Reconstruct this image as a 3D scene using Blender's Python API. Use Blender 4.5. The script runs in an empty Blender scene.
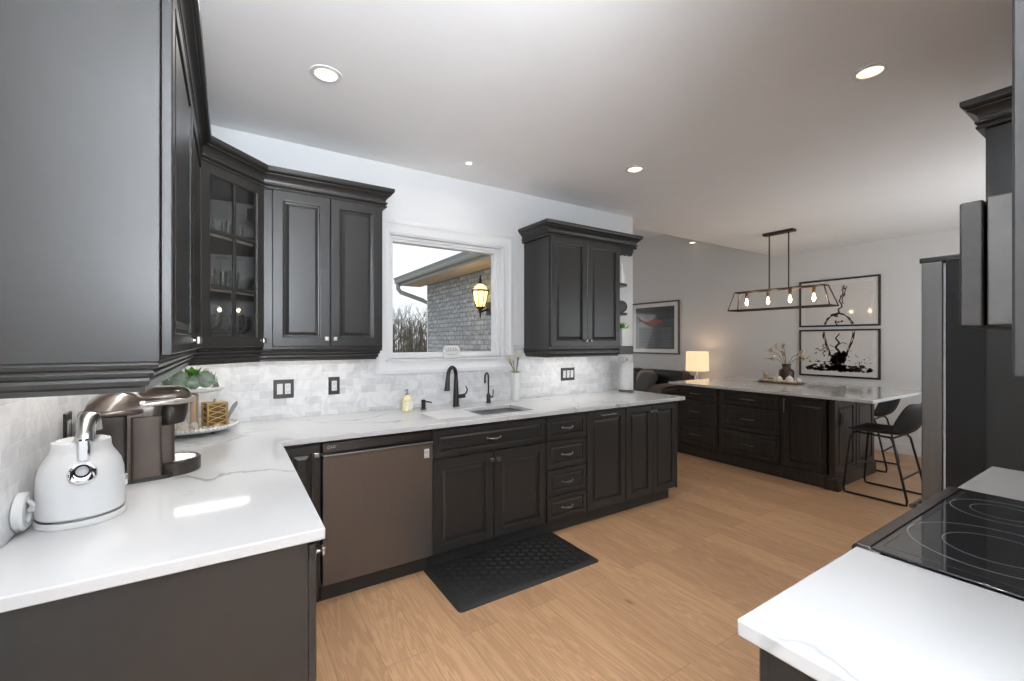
import bpy, bmesh, math, random
from mathutils import Vector, Matrix
R = math.radians
PI = math.pi
sc = bpy.context.scene
col = sc.collection
random.seed(4)

# ------------------------------------------------------------------ camera
cd = bpy.data.cameras.new('camera'); cam = bpy.data.objects.new('camera', cd); col.objects.link(cam)
cam.location = (0, 0, 1.42)
cam.rotation_euler = (PI/2, 0, R(57.2-90))
cd.sensor_width = 36; cd.lens = 36*438/1024; cd.shift_y = 0.0005
cd.clip_start = 0.02; cd.clip_end = 300
sc.camera = cam
# ------------------------------------------------------------------ exposure, world, daylight, added fill lights
sc.view_settings.view_transform = 'Standard'
sc.view_settings.look = 'None'
sc.view_settings.gamma = 1
sc.view_settings.use_curve_mapping = False
sc.view_settings.exposure = 0.28
sc.cycles.use_denoising = True
sc.cycles.max_bounces = 10
sc.cycles.diffuse_bounces = 5
sc.cycles.glossy_bounces = 4
sc.cycles.transparent_max_bounces = 12
sc.cycles.sample_clamp_indirect = 6
sc.cycles.caustics_reflective = False
sc.cycles.caustics_refractive = False
wd = bpy.data.worlds.new('overcast_sky'); sc.world = wd; wd.use_nodes = True
nt = wd.node_tree; bg = nt.nodes['Background']
tc = nt.nodes.new('ShaderNodeTexCoord'); nz = nt.nodes.new('ShaderNodeTexNoise'); cr = nt.nodes.new('ShaderNodeValToRGB')
nz.inputs['Scale'].default_value = 2.2; nz.inputs['Detail'].default_value = 5
cr.color_ramp.elements[0].color = (.70, .74, .80, 1); cr.color_ramp.elements[1].color = (.93, .95, .98, 1)
cr.color_ramp.elements[0].position = .3; cr.color_ramp.elements[1].position = .7
nt.links.new(tc.outputs['Generated'], nz.inputs['Vector']); nt.links.new(nz.outputs['Fac'], cr.inputs['Fac'])
nt.links.new(cr.outputs['Color'], bg.inputs['Color']); bg.inputs['Strength'].default_value = 1.15


def light(name, kind, loc, power, color=(1, 1, 1), size=.1, size_y=None, rot=(0, 0, 0), parent=None, spread=None, shape=None):
    d = bpy.data.lights.new(name, kind); d.energy = power; d.color = color
    if kind == 'AREA':
        d.size = size
        if size_y: d.shape = 'RECTANGLE'; d.size_y = size_y
        if shape: d.shape = shape
        if spread: d.spread = spread
    else:
        d.shadow_soft_size = size
    o = bpy.data.objects.new(name, d); col.objects.link(o)
    o.location = loc; o.rotation_euler = rot
    if parent: o.parent = parent
    return o


WARM = (1, .955, .90)
NEUT = (1, .965, .92)
# daylight by the living room window, and two fill lights added out of view
light('fill_uplight_rear', 'AREA', (.14, -1.1, 1.75), 215, (.87, .935, 1), 1.05, 1.0, (PI/2+R(74), 0, 0))  # added uplight behind the camera, imitates a flash bounced off the ceiling
light('fill_dining', 'AREA', (5.35, -.12, 1.45), 26, (.92, .96, 1), 1.65, 1.45, (PI/2+R(28), 0, 0))  # added fill, brightens the island side from out of view
light('daylight_living', 'AREA', (5.0, 8.42, 1.5), 16, (.95, .97, 1), 1.9, 1.4, (R(72), 0, PI))
P_DOWN, P_LED, P_BULB, P_LAMP = 4.8, .62, 1.0, 1.5

# ------------------------------------------------------------------ materials
def node_mat(name):
    m = bpy.data.materials.new(name); m.use_nodes = True
    t = m.node_tree; return m, t, t.nodes['Principled BSDF']


def N(t, kind, **kw):
    n = t.nodes.new(kind)
    for k, v in kw.items():
        if k in n.inputs: n.inputs[k].default_value = v
        else: setattr(n, k, v)
    return n


def mat(name, c, rough=.5, metal=0, var=.06, scale=30, bump=0, bscale=200, coat=0, spec=.5, stretch=None, sheen=0, emit=None, estr=0):
    m, t, b = node_mat(name)
    tc = N(t, 'ShaderNodeTexCoord'); mp = N(t, 'ShaderNodeMapping')
    if stretch: mp.inputs['Scale'].default_value = stretch
    t.links.new(tc.outputs['Object'], mp.inputs['Vector'])
    nz = N(t, 'ShaderNodeTexNoise', Scale=scale, Detail=4.0)
    t.links.new(mp.outputs[0], nz.inputs['Vector'])
    rp = N(t, 'ShaderNodeValToRGB')
    lo = [max(0, x*(1-var)) for x in c]; hi = [min(1, x*(1+var)) for x in c]
    rp.color_ramp.elements[0].color = (*lo, 1); rp.color_ramp.elements[1].color = (*hi, 1)
    rp.color_ramp.elements[0].position = .3; rp.color_ramp.elements[1].position = .7
    t.links.new(nz.outputs['Fac'], rp.inputs['Fac']); t.links.new(rp.outputs['Color'], b.inputs['Base Color'])
    b.inputs['Roughness'].default_value = rough; b.inputs['Metallic'].default_value = metal
    b.inputs['Specular IOR Level'].default_value = spec
    b.inputs['Coat Weight'].default_value = coat; b.inputs['Coat Roughness'].default_value = .05
    b.inputs['Sheen Weight'].default_value = sheen
    if emit:
        b.inputs['Emission Color'].default_value = (*emit, 1); b.inputs['Emission Strength'].default_value = estr
    if bump:
        n2 = N(t, 'ShaderNodeTexNoise', Scale=bscale, Detail=3.0)
        t.links.new(mp.outputs[0], n2.inputs['Vector'])
        bp = N(t, 'ShaderNodeBump', Strength=bump, Distance=.002)
        t.links.new(n2.outputs['Fac'], bp.inputs['Height']); t.links.new(bp.outputs['Normal'], b.inputs['Normal'])
    return m


def glass_mat(name, tint=(1, 1, 1), gloss=1.0):
    m = bpy.data.materials.new(name); m.use_nodes = True; t = m.node_tree
    t.nodes.clear()
    o = N(t, 'ShaderNodeOutputMaterial'); mx = N(t, 'ShaderNodeMixShader')
    tr = N(t, 'ShaderNodeBsdfTransparent', Color=(*tint, 1)); gl = N(t, 'ShaderNodeBsdfGlossy', Roughness=.02)
    lw = N(t, 'ShaderNodeLayerWeight', Blend=.5); pw = N(t, 'ShaderNodeMath', operation='POWER'); pw.inputs[1].default_value = 5
    mu = N(t, 'ShaderNodeMath', operation='MULTIPLY_ADD'); mu.inputs[1].default_value = .96*gloss; mu.inputs[2].default_value = .04*gloss
    mu.use_clamp = True
    t.links.new(lw.outputs['Facing'], pw.inputs[0]); t.links.new(pw.outputs[0], mu.inputs[0]); t.links.new(mu.outputs[0], mx.inputs[0])
    t.links.new(tr.outputs[0], mx.inputs[1]); t.links.new(gl.outputs[0], mx.inputs[2]); t.links.new(mx.outputs[0], o.inputs[0])
    return m


def ware_mat(name):
    """thin blown glass: clear face on, bright and reflective towards its edges"""
    m = bpy.data.materials.new(name); m.use_nodes = True; t = m.node_tree
    t.nodes.clear()
    o = N(t, 'ShaderNodeOutputMaterial'); mx = N(t, 'ShaderNodeMixShader'); m2 = N(t, 'ShaderNodeMixShader')
    tr = N(t, 'ShaderNodeBsdfTransparent', Color=(.96, .97, .97, 1)); gl = N(t, 'ShaderNodeBsdfGlossy', Roughness=.06); df = N(t, 'ShaderNodeBsdfTranslucent', Color=(.9, .9, .9, 1))
    lw = N(t, 'ShaderNodeLayerWeight', Blend=.42); m2.inputs[0].default_value = .45
    t.links.new(lw.outputs['Facing'], mx.inputs[0]); t.links.new(tr.outputs[0], mx.inputs[1])
    t.links.new(gl.outputs[0], m2.inputs[1]); t.links.new(df.outputs[0], m2.inputs[2]); t.links.new(m2.outputs[0], mx.inputs[2]); t.links.new(mx.outputs[0], o.inputs[0])
    return m


def axis_vec(t, axes):
    """object position with its axes re-ordered, so a brick pattern can lie on any plane"""
    tc = N(t, 'ShaderNodeTexCoord'); sp = N(t, 'ShaderNodeSeparateXYZ'); cb = N(t, 'ShaderNodeCombineXYZ')
    t.links.new(tc.outputs['Object'], sp.inputs[0])
    for i, a in enumerate(axes): t.links.new(sp.outputs[a], cb.inputs[i])
    return cb.outputs[0]


def tile_mat(name, axes, off=0.0):
    m, t, b = node_mat(name)
    v = axis_vec(t, axes)
    br = N(t, 'ShaderNodeTexBrick', Scale=1.0)
    br.offset = .5; br.inputs['Brick Width'].default_value = .105; br.inputs['Row Height'].default_value = .0525
    br.inputs['Mortar Size'].default_value = .0016; br.inputs['Mortar Smooth'].default_value = .3
    br.inputs['Color1'].default_value = (.74, .74, .745, 1); br.inputs['Color2'].default_value = (.50, .505, .52, 1)
    br.inputs['Mortar'].default_value = (.77, .77, .765, 1); br.inputs['Bias'].default_value = -.35
    t.links.new(v, br.inputs['Vector'])
    nz = N(t, 'ShaderNodeTexNoise', Scale=9.0, Detail=7.0, Distortion=2.2)
    t.links.new(v, nz.inputs['Vector'])
    rp = N(t, 'ShaderNodeValToRGB')
    rp.color_ramp.elements[0].position = .38; rp.color_ramp.elements[0].color = (.74, .74, .76, 1)
    rp.color_ramp.elements[1].position = .58; rp.color_ramp.elements[1].color = (1, 1, 1, 1)
    t.links.new(nz.outputs['Fac'], rp.inputs['Fac'])
    mx = N(t, 'ShaderNodeMix', data_type='RGBA', blend_type='MULTIPLY'); mx.inputs[0].default_value = .5
    t.links.new(br.outputs['Color'], mx.inputs[6]); t.links.new(rp.outputs['Color'], mx.inputs[7])
    t.links.new(mx.outputs[2], b.inputs['Base Color'])
    b.inputs['Roughness'].default_value = .3
    bp = N(t, 'ShaderNodeBump', Strength=.5, Distance=.002); bp.invert = True
    t.links.new(br.outputs['Fac'], bp.inputs['Height']); t.links.new(bp.outputs['Normal'], b.inputs['Normal'])
    return m


def brick_mat(name, axes):
    m, t, b = node_mat(name)
    v = axis_vec(t, axes)
    br = N(t, 'ShaderNodeTexBrick', Scale=1.0); br.offset = .5
    br.inputs['Brick Width'].default_value = .22; br.inputs['Row Height'].default_value = .08
    br.inputs['Mortar Size'].default_value = .008; br.inputs['Mortar Smooth'].default_value = .4
    br.inputs['Color1'].default_value = (.46, .49, .53, 1); br.inputs['Color2'].default_value = (.32, .345, .38, 1)
    br.inputs['Mortar'].default_value = (.27, .29, .32, 1)
    t.links.new(v, br.inputs['Vector'])
    nz = N(t, 'ShaderNodeTexNoise', Scale=16.0, Detail=6.0); t.links.new(v, nz.inputs['Vector'])
    mx = N(t, 'ShaderNodeMix', data_type='RGBA', blend_type='OVERLAY'); mx.inputs[0].default_value = .75
    t.links.new(br.outputs['Color'], mx.inputs[6]); t.links.new(nz.outputs['Fac'], mx.inputs[7])
    t.links.new(mx.outputs[2], b.inputs['Base Color']); b.inputs['Roughness'].default_value = .85
    ad = N(t, 'ShaderNodeMath', operation='SUBTRACT')
    t.links.new(nz.outputs['Fac'], ad.inputs[0]); t.links.new(br.outputs['Fac'], ad.inputs[1])
    bp = N(t, 'ShaderNodeBump', Strength=1.0, Distance=.03)
    t.links.new(ad.outputs[0], bp.inputs['Height']); t.links.new(bp.outputs['Normal'], b.inputs['Normal'])
    return m


def floor_mat():
    m, t, b = node_mat('oak_planks')
    v = axis_vec(t, (1, 0, 2))
    br = N(t, 'ShaderNodeTexBrick', Scale=1.0); br.offset = .37; br.offset_frequency = 2
    br.inputs['Brick Width'].default_value = 1.9; br.inputs['Row Height'].default_value = .19
    br.inputs['Mortar Size'].default_value = .0012; br.inputs['Mortar Smooth'].default_value = .1
    br.inputs['Color1'].default_value = (.62, .375, .210, 1); br.inputs['Color2'].default_value = (.50, .295, .163, 1)
    br.inputs['Mortar'].default_value = (.30, .19, .12, 1)
    t.links.new(v, br.inputs['Vector'])
    # cathedral grain: rings stretched along each board
    mp = N(t, 'ShaderNodeMapping'); mp.inputs['Scale'].default_value = (.7, 9, 1)
    t.links.new(v, mp.inputs['Vector'])
    ad = N(t, 'ShaderNodeVectorMath', operation='ADD')
    sc_ = N(t, 'ShaderNodeVectorMath', operation='SCALE'); sc_.inputs['Scale'].default_value = 37
    t.links.new(br.outputs['Color'], sc_.inputs[0]); t.links.new(mp.outputs[0], ad.inputs[0]); t.links.new(sc_.outputs[0], ad.inputs[1])
    nz = N(t, 'ShaderNodeTexNoise', Scale=1.0, Detail=3.0, Distortion=.6); t.links.new(ad.outputs[0], nz.inputs['Vector'])
    ml = N(t, 'ShaderNodeMath', operation='MULTIPLY'); ml.inputs[1].default_value = 100
    sn = N(t, 'ShaderNodeMath', operation='SINE')
    t.links.new(nz.outputs['Fac'], ml.inputs[0]); t.links.new(ml.outputs[0], sn.inputs[0])
    rp = N(t, 'ShaderNodeValToRGB')
    rp.color_ramp.elements[0].position = .0; rp.color_ramp.elements[0].color = (.72, .68, .64, 1)
    rp.color_ramp.elements[1].position = .5; rp.color_ramp.elements[1].color = (1, 1, 1, 1)
    t.links.new(sn.outputs[0], rp.inputs['Fac'])
    mp2 = N(t, 'ShaderNodeMapping'); mp2.inputs['Scale'].default_value = (6, 130, 1); t.links.new(v, mp2.inputs['Vector'])
    n2 = N(t, 'ShaderNodeTexNoise', Scale=1.0, Detail=4.0); t.links.new(mp2.outputs[0], n2.inputs['Vector'])
    r2 = N(t, 'ShaderNodeValToRGB'); r2.color_ramp.elements[0].position = .3; r2.color_ramp.elements[1].position = .65
    r2.color_ramp.elements[0].color = (.86, .84, .82, 1); r2.color_ramp.elements[1].color = (1.0, 1.0, 1.0, 1)
    t.links.new(n2.outputs['Fac'], r2.inputs['Fac'])
    # knots
    mp3 = N(t, 'ShaderNodeMapping'); mp3.inputs['Scale'].default_value = (1.6, 3.4, 1); t.links.new(v, mp3.inputs['Vector'])
    vo = N(t, 'ShaderNodeTexVoronoi', Scale=1.0); t.links.new(mp3.outputs[0], vo.inputs['Vector'])
    r3 = N(t, 'ShaderNodeValToRGB'); r3.color_ramp.elements[0].position = .015; r3.color_ramp.elements[1].position = .07
    r3.color_ramp.elements[0].color = (.45, .40, .36, 1); r3.color_ramp.elements[1].color = (1, 1, 1, 1)
    t.links.new(vo.outputs['Distance'], r3.inputs['Fac'])
    prev = br.outputs['Color']
    for src, f in ((rp, .52), (r2, .9), (r3, .95)):
        mx = N(t, 'ShaderNodeMix', data_type='RGBA', blend_type='MULTIPLY'); mx.inputs[0].default_value = f
        t.links.new(prev, mx.inputs[6]); t.links.new(src.outputs['Color'], mx.inputs[7]); prev = mx.outputs[2]
    t.links.new(prev, b.inputs['Base Color'])
    b.inputs['Roughness'].default_value = .42
    bp = N(t, 'ShaderNodeBump', Strength=.25, Distance=.002); t.links.new(n2.outputs['Fac'], bp.inputs['Height'])
    t.links.new(bp.outputs['Normal'], b.inputs['Normal'])
    return m


def quartz_mat():
    m, t, b = node_mat('white_quartz')
    tc = N(t, 'ShaderNodeTexCoord')
    n1 = N(t, 'ShaderNodeTexNoise', Scale=1.1, Detail=5.0, Distortion=.7, Roughness=.45)
    t.links.new(tc.outputs['Object'], n1.inputs['Vector'])
    sb = N(t, 'ShaderNodeMath', operation='SUBTRACT'); sb.inputs[1].default_value = .5
    ab = N(t, 'ShaderNodeMath', operation='ABSOLUTE')
    t.links.new(n1.outputs['Fac'], sb.inputs[0]); t.links.new(sb.outputs[0], ab.inputs[0])
    rp = N(t, 'ShaderNodeValToRGB')
    rp.color_ramp.elements[0].position = .0; rp.color_ramp.elements[0].color = (1, 1, 1, 1)
    rp.color_ramp.elements[1].position = .010; rp.color_ramp.elements[1].color = (0, 0, 0, 1)
    t.links.new(ab.outputs[0], rp.inputs['Fac'])
    n2 = N(t, 'ShaderNodeTexNoise', Scale=2.3, Detail=2.0); t.links.new(tc.outputs['Object'], n2.inputs['Vector'])
    r2 = N(t, 'ShaderNodeValToRGB'); r2.color_ramp.elements[0].position = .40; r2.color_ramp.elements[1].position = .68
    t.links.new(n2.outputs['Fac'], r2.inputs['Fac'])
    mu = N(t, 'ShaderNodeMath', operation='MULTIPLY'); t.links.new(rp.outputs['Color'], mu.inputs[0]); t.links.new(r2.outputs['Color'], mu.inputs[1])
    mx = N(t, 'ShaderNodeMix', data_type='RGBA'); mx.inputs[6].default_value = (.565, .565, .565, 1); mx.inputs[7].default_value = (.235, .23, .225, 1)
    t.links.new(mu.outputs[0], mx.inputs[0]); t.links.new(mx.outputs[2], b.inputs['Base Color'])
    b.inputs['Roughness'].default_value = .08
    return m


def wood_mat(name, c1, c2, rough=.4, stretch=(20, 20, 1.5), bump=.15):
    m, t, b = node_mat(name)
    tc = N(t, 'ShaderNodeTexCoord'); mp = N(t, 'ShaderNodeMapping'); mp.inputs['Scale'].default_value = stretch
    t.links.new(tc.outputs['Object'], mp.inputs['Vector'])
    nz = N(t, 'ShaderNodeTexNoise', Scale=2.0, Detail=6.0, Distortion=.5); t.links.new(mp.outputs[0], nz.inputs['Vector'])
    rp = N(t, 'ShaderNodeValToRGB'); rp.color_ramp.elements[0].color = (*c1, 1); rp.color_ramp.elements[1].color = (*c2, 1)
    rp.color_ramp.elements[0].position = .35; rp.color_ramp.elements[1].position = .68
    t.links.new(nz.outputs['Fac'], rp.inputs['Fac']); t.links.new(rp.outputs['Color'], b.inputs['Base Color'])
    b.inputs['Roughness'].default_value = rough
    bp = N(t, 'ShaderNodeBump', Strength=bump, Distance=.002); t.links.new(nz.outputs['Fac'], bp.inputs['Height'])
    t.links.new(bp.outputs['Normal'], b.inputs['Normal'])
    return m


M = dict(
    wall=mat('white_wall_paint', (.73, .735, .74), .6, var=.01, scale=4, bump=.05),
    ceil=mat('ceiling_paint', (.87, .87, .875), .8, var=.01, scale=4),
    trim=mat('white_trim_paint', (.76, .76, .765), .35, var=.01),
    cab=mat('charcoal_cabinet_paint', (.022, .0207, .0195), .31, var=.04, spec=.38),
    cabin=mat('cabinet_interior', (.16, .145, .135), .5, var=.06),
    toe=mat('black_toe_kick', (.018, .017, .016), .5),
    esp=wood_mat('espresso_stained_wood', (.010, .009, .008), (.030, .025, .021), .33),
    quartz=quartz_mat(),
    tile_b=tile_mat('marble_tile_back', (0, 2, 1)), tile_l=tile_mat('marble_tile_side', (1, 2, 0)),
    floor=floor_mat(),
    pewter=mat('pewter_metal', (.42, .41, .40), .28, 1),
    dpewter=mat('dark_pewter_metal', (.26, .25, .24), .28, 1),
    chrome=mat('chrome', (.8, .8, .8), .08, 1, var=.01),
    mwdoor=mat('microwave_door_edge', (.075, .071, .068), .42, .8), mwbody=mat('microwave_steel', (.13, .125, .12), .42, .9),
    steel=mat('stainless_steel', (.19, .185, .18), .42, 1, var=.05, scale=3, stretch=(30, 30, 1), spec=.5),
    bsteel=mat('black_stainless_steel', (.16, .150, .144), .40, .75, var=.04, scale=3, stretch=(60, 1, 1)),
    bsteel2=mat('dark_stainless_steel', (.13, .115, .11), .34, 1, var=.04, scale=3),
    fridge=mat('fridge_side', (.012, .012, .0125), .45, 0, var=.08, bump=.25, bscale=350, spec=.3),
    white=mat('white_plastic', (.64, .64, .64), .30, var=.01, coat=.2),
    matwhite=mat('white_ceramic', (.70, .70, .69), .4, var=.02),
    towel=mat('paper_towel', (.72, .72, .71), .9, bump=.4, bscale=120),
    black=mat('matte_black_metal', (.016, .015, .015), .42, .3),
    blackpl=mat('black_plastic', (.02, .019, .018), .4),
    plate=mat('dark_bronze_switch_plate', (.030, .027, .025), .35),
    rubber=mat('black_rubber_mat', (.013, .013, .013), .55),
    ckglass=mat('black_ceramic_glass', (.012, .012, .013), .05, coat=.6),
    ring=mat('burner_ring_print', (.36, .36, .37), .3),
    brown=mat('mocha_plastic', (.072, .053, .042), .3, .35, var=.05, coat=.3),
    brown2=mat('dark_mocha_plastic', (.030, .023, .019), .3, .2),
    silver=mat('satin_silver_bar', (.62, .57, .52), .3, .8),
    glass=glass_mat('clear_glass', (.97, .98, .98)),
    ware=ware_mat('glassware'),
    paneg=glass_mat('window_glass', (.97, .985, .98), .6),
    bulbg=glass_mat('bulb_glass', (1, .97, .9), .8),
    bronze=mat('aged_bronze', (.060, .042, .032), .45, .6),
    brass=mat('antique_brass', (.20, .12, .06), .45, .8),
    gold=mat('gold_lattice', (.60, .43, .17), .35, .8),
    leather=mat('black_leather', (.022, .020, .019), .4, bump=.3, bscale=90),
    stoolp=mat('black_faux_leather', (.007, .0065, .0065), .6, bump=.2, bscale=150),
    fabric=mat('taupe_fabric', (.13, .10, .09), .9, bump=.4, bscale=250),
    fabric2=mat('blush_fabric', (.34, .27, .23), .9, bump=.4, bscale=250),
    fabric3=mat('grey_fabric', (.10, .095, .09), .9, bump=.4, bscale=250),
    leaf=mat('green_leaf', (.14, .38, .04), .45, var=.3, scale=40),
    succ=mat('sage_succulent', (.40, .50, .38), .6, var=.25, scale=40),
    petal=mat('cream_petal', (.80, .77, .68), .6),
    stem=mat('brown_stem', (.22, .18, .09), .6),
    dry=mat('dried_flower', (.55, .42, .30), .8, var=.3, scale=60),
    lwood=wood_mat('light_wood', (.42, .27, .16), (.60, .42, .27), .55),
    beige=mat('beige_bead', (.66, .54, .43), .5, var=.15),
    stone=mat('pale_pebble', (.68, .62, .55), .7, var=.2),
    paper=mat('art_paper', (.72, .70, .69), .35, var=.02, coat=.6),
    mount=mat('white_art_mount', (.78, .77, .76), .35, var=.01, coat=.5),
    ink=mat('sepia_ink', (.055, .028, .022), .5, var=.4, scale=40),
    frame=mat('dark_picture_frame', (.020, .016, .014), .4),
    frameb=mat('brown_picture_frame', (.10, .065, .05), .4),
    soap=mat('amber_hand_soap', (.74, .66, .42), .25, var=.3, scale=60, coat=.5),
    siding=mat('grey_gutter', (.30, .32, .34), .4), soffit=mat('beige_soffit', (.62, .55, .46), .6, stretch=(1, 20, 1), scale=2),
    shingle=mat('dark_shingle', (.12, .12, .13), .9, var=.3),
    brick=brick_mat('painted_grey_brick', (1, 2, 0)),
    grass=mat('dormant_lawn', (.20, .19, .11), .95, var=.3, scale=3),
    bark=mat('grey_bark', (.15, .125, .10), .9, var=.25, scale=8),
    sticker=mat('silver_sticker', (.62, .62, .63), .4), cord=mat('grey_cord', (.66, .66, .66), .5),
    led=mat('led_strip', (1, 1, 1), .5, emit=(1, .965, .91), estr=9), lens=mat('downlight_lens', (1, 1, 1), .5, emit=(1, .80, .52), estr=1.7),
    fil=mat('glowing_filament', (1, .8, .5), .5, emit=(1, .80, .52), estr=40),
    shade=mat('lamp_shade_linen', (.75, .58, .42), .9, emit=(1, .68, .40), estr=.75),
    lantern=mat('lantern_glass', (.9, .75, .4), .2, emit=(1, .70, .26), estr=2.2),
    sash=mat('vinyl_sash', (.76, .76, .77), .3, var=.01),
    orange=mat('orange_brush_stroke', (.40, .11, .045), .5, var=.4, scale=20, stretch=(1, 1, 14)),
    printd=mat('charcoal_print', (.022, .025, .028), .3, var=.75, scale=2.0, stretch=(1, .4, 12), coat=.7),  # horizontal banding paints in the blinds mirrored in the picture glass
    slate=mat('reflection_slate_blue', (.10, .115, .13), .4),  # tone of the painted blind reflection
    walnut=wood_mat('walnut_tray_wood', (.10, .06, .04), (.20, .12, .075), .45),
    grate=mat('sink_grid_steel', (.20, .20, .205), .4, .7),
)

# ------------------------------------------------------------------ mesh builder
def ortho(d):
    d = Vector(d).normalized()
    a = Vector((0, 0, 1)) if abs(d.z) < .9 else Vector((1, 0, 0))
    u = d.cross(a).normalized(); return d, u, d.cross(u).normalized()


class MB:
    def __init__(s): s.b = bmesh.new()

    def faces(s, vs, fs):
        v = [s.b.verts.new(p) for p in vs]
        for f in fs:
            try: s.b.faces.new([v[i] for i in f])
            except ValueError: pass
        return s

    def box(s, x0, x1, y0, y1, z0, z1):
        v = [(x, y, z) for z in (z0, z1) for y in (y0, y1) for x in (x0, x1)]
        return s.faces(v, [(0, 1, 3, 2), (4, 6, 7, 5), (0, 4, 5, 1), (2, 3, 7, 6), (0, 2, 6, 4), (1, 5, 7, 3)])

    def obox(s, f, u0, u1, v0, v1, w0, w1):
        v = [f.p(x, y, z) for z in (w0, w1) for y in (v0, v1) for x in (u0, u1)]
        return s.faces(v, [(0, 1, 3, 2), (4, 6, 7, 5), (0, 4, 5, 1), (2, 3, 7, 6), (0, 2, 6, 4), (1, 5, 7, 3)])

    def prism(s, poly, z0, z1):
        n = len(poly); v = [(x, y, z0) for x, y in poly] + [(x, y, z1) for x, y in poly]
        return s.faces(v, [tuple(range(n))[::-1], tuple(range(n, 2*n))] + [(i, (i+1) % n, n+(i+1) % n, n+i) for i in range(n)])

    def loft(s, rings, cap=True, closed=True):
        n = len(rings[0]); v = [p for r in rings for p in r]; fs = []
        for k in range(len(rings)-1):
            for i in range(n if closed else n-1):
                j = (i+1) % n; fs.append((k*n+i, k*n+j, (k+1)*n+j, (k+1)*n+i))
        if cap: fs += [tuple(range(n))[::-1], tuple(range((len(rings)-1)*n, len(rings)*n))]
        return s.faces(v, fs)

    def cyl(s, p0, p1, r0, r1=None, n=16):
        r1 = r0 if r1 is None else r1
        p0, p1 = Vector(p0), Vector(p1); d, u, w = ortho(p1-p0)
        return s.loft([[p + (u*math.cos(2*PI*i/n)+w*math.sin(2*PI*i/n))*r for i in range(n)] for p, r in ((p0, r0), (p1, r1))])

    def lathe(s, prof, c=(0, 0, 0), n=24, sx=1, sy=1, cap=True):
        c = Vector(c)
        return s.loft([[c+Vector((sx*r*math.cos(2*PI*i/n), sy*r*math.sin(2*PI*i/n), z)) for i in range(n)] for r, z in prof], cap)

    def alathe(s, prof, p, d, n=20, cap=True):
        p = Vector(p); d, u, w = ortho(d)
        return s.loft([[p+d*z+(u*math.cos(2*PI*i/n)+w*math.sin(2*PI*i/n))*r for i in range(n)] for r, z in prof], cap)

    def tube(s, path, r, n=10, cap=True, flat=1):
        P = [Vector(p) for p in path]; rr = r if isinstance(r, (list, tuple)) else [r]*len(P); rings = []; u = None
        for i, p in enumerate(P):
            d = (P[min(i+1, len(P)-1)]-P[max(i-1, 0)]).normalized()
            if u is None: _, u, w = ortho(d)
            else:
                u = (u-d*u.dot(d)).normalized(); w = d.cross(u).normalized()
            rings.append([p+u*math.cos(2*PI*k/n)*rr[i]+w*math.sin(2*PI*k/n)*rr[i]*flat for k in range(n)])
        return s.loft(rings, cap)

    def ring(s, c, R_, r, n=28, m=8, sx=1, sy=1, axis=(0, 0, 1)):
        c = Vector(c); d, u, w = ortho(axis); rings = []
        for i in range(n):
            a = 2*PI*i/n; e = u*math.cos(a)*sx+w*math.sin(a)*sy
            rings.append([c+e*R_+(e.normalized()*math.cos(2*PI*k/m)+d*math.sin(2*PI*k/m))*r for k in range(m)])
        rings.append(rings[0])
        v = [p for q in rings[:-1] for p in q]; fs = []
        for i in range(n):
            for k in range(m):
                fs.append((i*m+k, i*m+(k+1) % m, ((i+1) % n)*m+(k+1) % m, ((i+1) % n)*m+k))
        return s.faces(v, fs)

    def ball(s, c, r, sx=1, sy=1, sz=1, n=14):
        m = max(6, n//2); prof = [(r*math.sin(PI*k/m), -r*math.cos(PI*k/m)) for k in range(m+1)]
        prof[0] = (r*.02, -r); prof[-1] = (r*.02, r)
        c = Vector(c)
        return s.loft([[c+Vector((sx*q*math.cos(2*PI*i/n), sy*q*math.sin(2*PI*i/n), sz*z)) for i in range(n)] for q, z in prof])

    def leafblade(s, p, d, L, W, up=(0, 0, 1), droop=.2, k=5, th=.0012):
        p = Vector(p); d = Vector(d).normalized(); sd = d.cross(Vector(up)).normalized(); nn = sd.cross(d)
        A = []; B = []
        for i in range(k+1):
            t = i/k; w = W*math.sin(PI*(.08+.92*t)**.8)*.5 + 1e-4
            c = p+d*L*t-Vector((0, 0, 1))*droop*L*t*t
            A.append([c-sd*w, c+nn*th-nn*w*.25*0, c+sd*w, c-nn*th])
        return s.loft(A)

    def rect_rings(s, f, W, H, rings):
        """nested rectangles (inset, height) on frame f: a moulded door or drawer front"""
        L = []
        for i, h in rings: L.append([f.p(i, i, h), f.p(W-i, i, h), f.p(W-i, H-i, h), f.p(i, H-i, h)])
        return s.loft(L)

    def sweep(s, pts, prof, i0=0, i1=None):
        """profile (offset, z) swept along a plan polyline, offset to its right, mitred at corners"""
        P = [Vector(p) for p in pts]; n = len(P); i1 = n-1 if i1 is None else i1; rings = []
        for i in range(i0, i1+1):
            ds = []
            if i > 0: ds.append((P[i]-P[i-1]).normalized())
            if i < n-1: ds.append((P[i+1]-P[i]).normalized())
            ns = [Vector((d.y, -d.x)) for d in ds]
            nn = ns[0] if len(ns) == 1 else (ns[0]+ns[1])/(1+ns[0].dot(ns[1]))
            rings.append([(P[i].x+nn.x*o, P[i].y+nn.y*o, z) for o, z in prof])
        return s.loft(rings)

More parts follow.
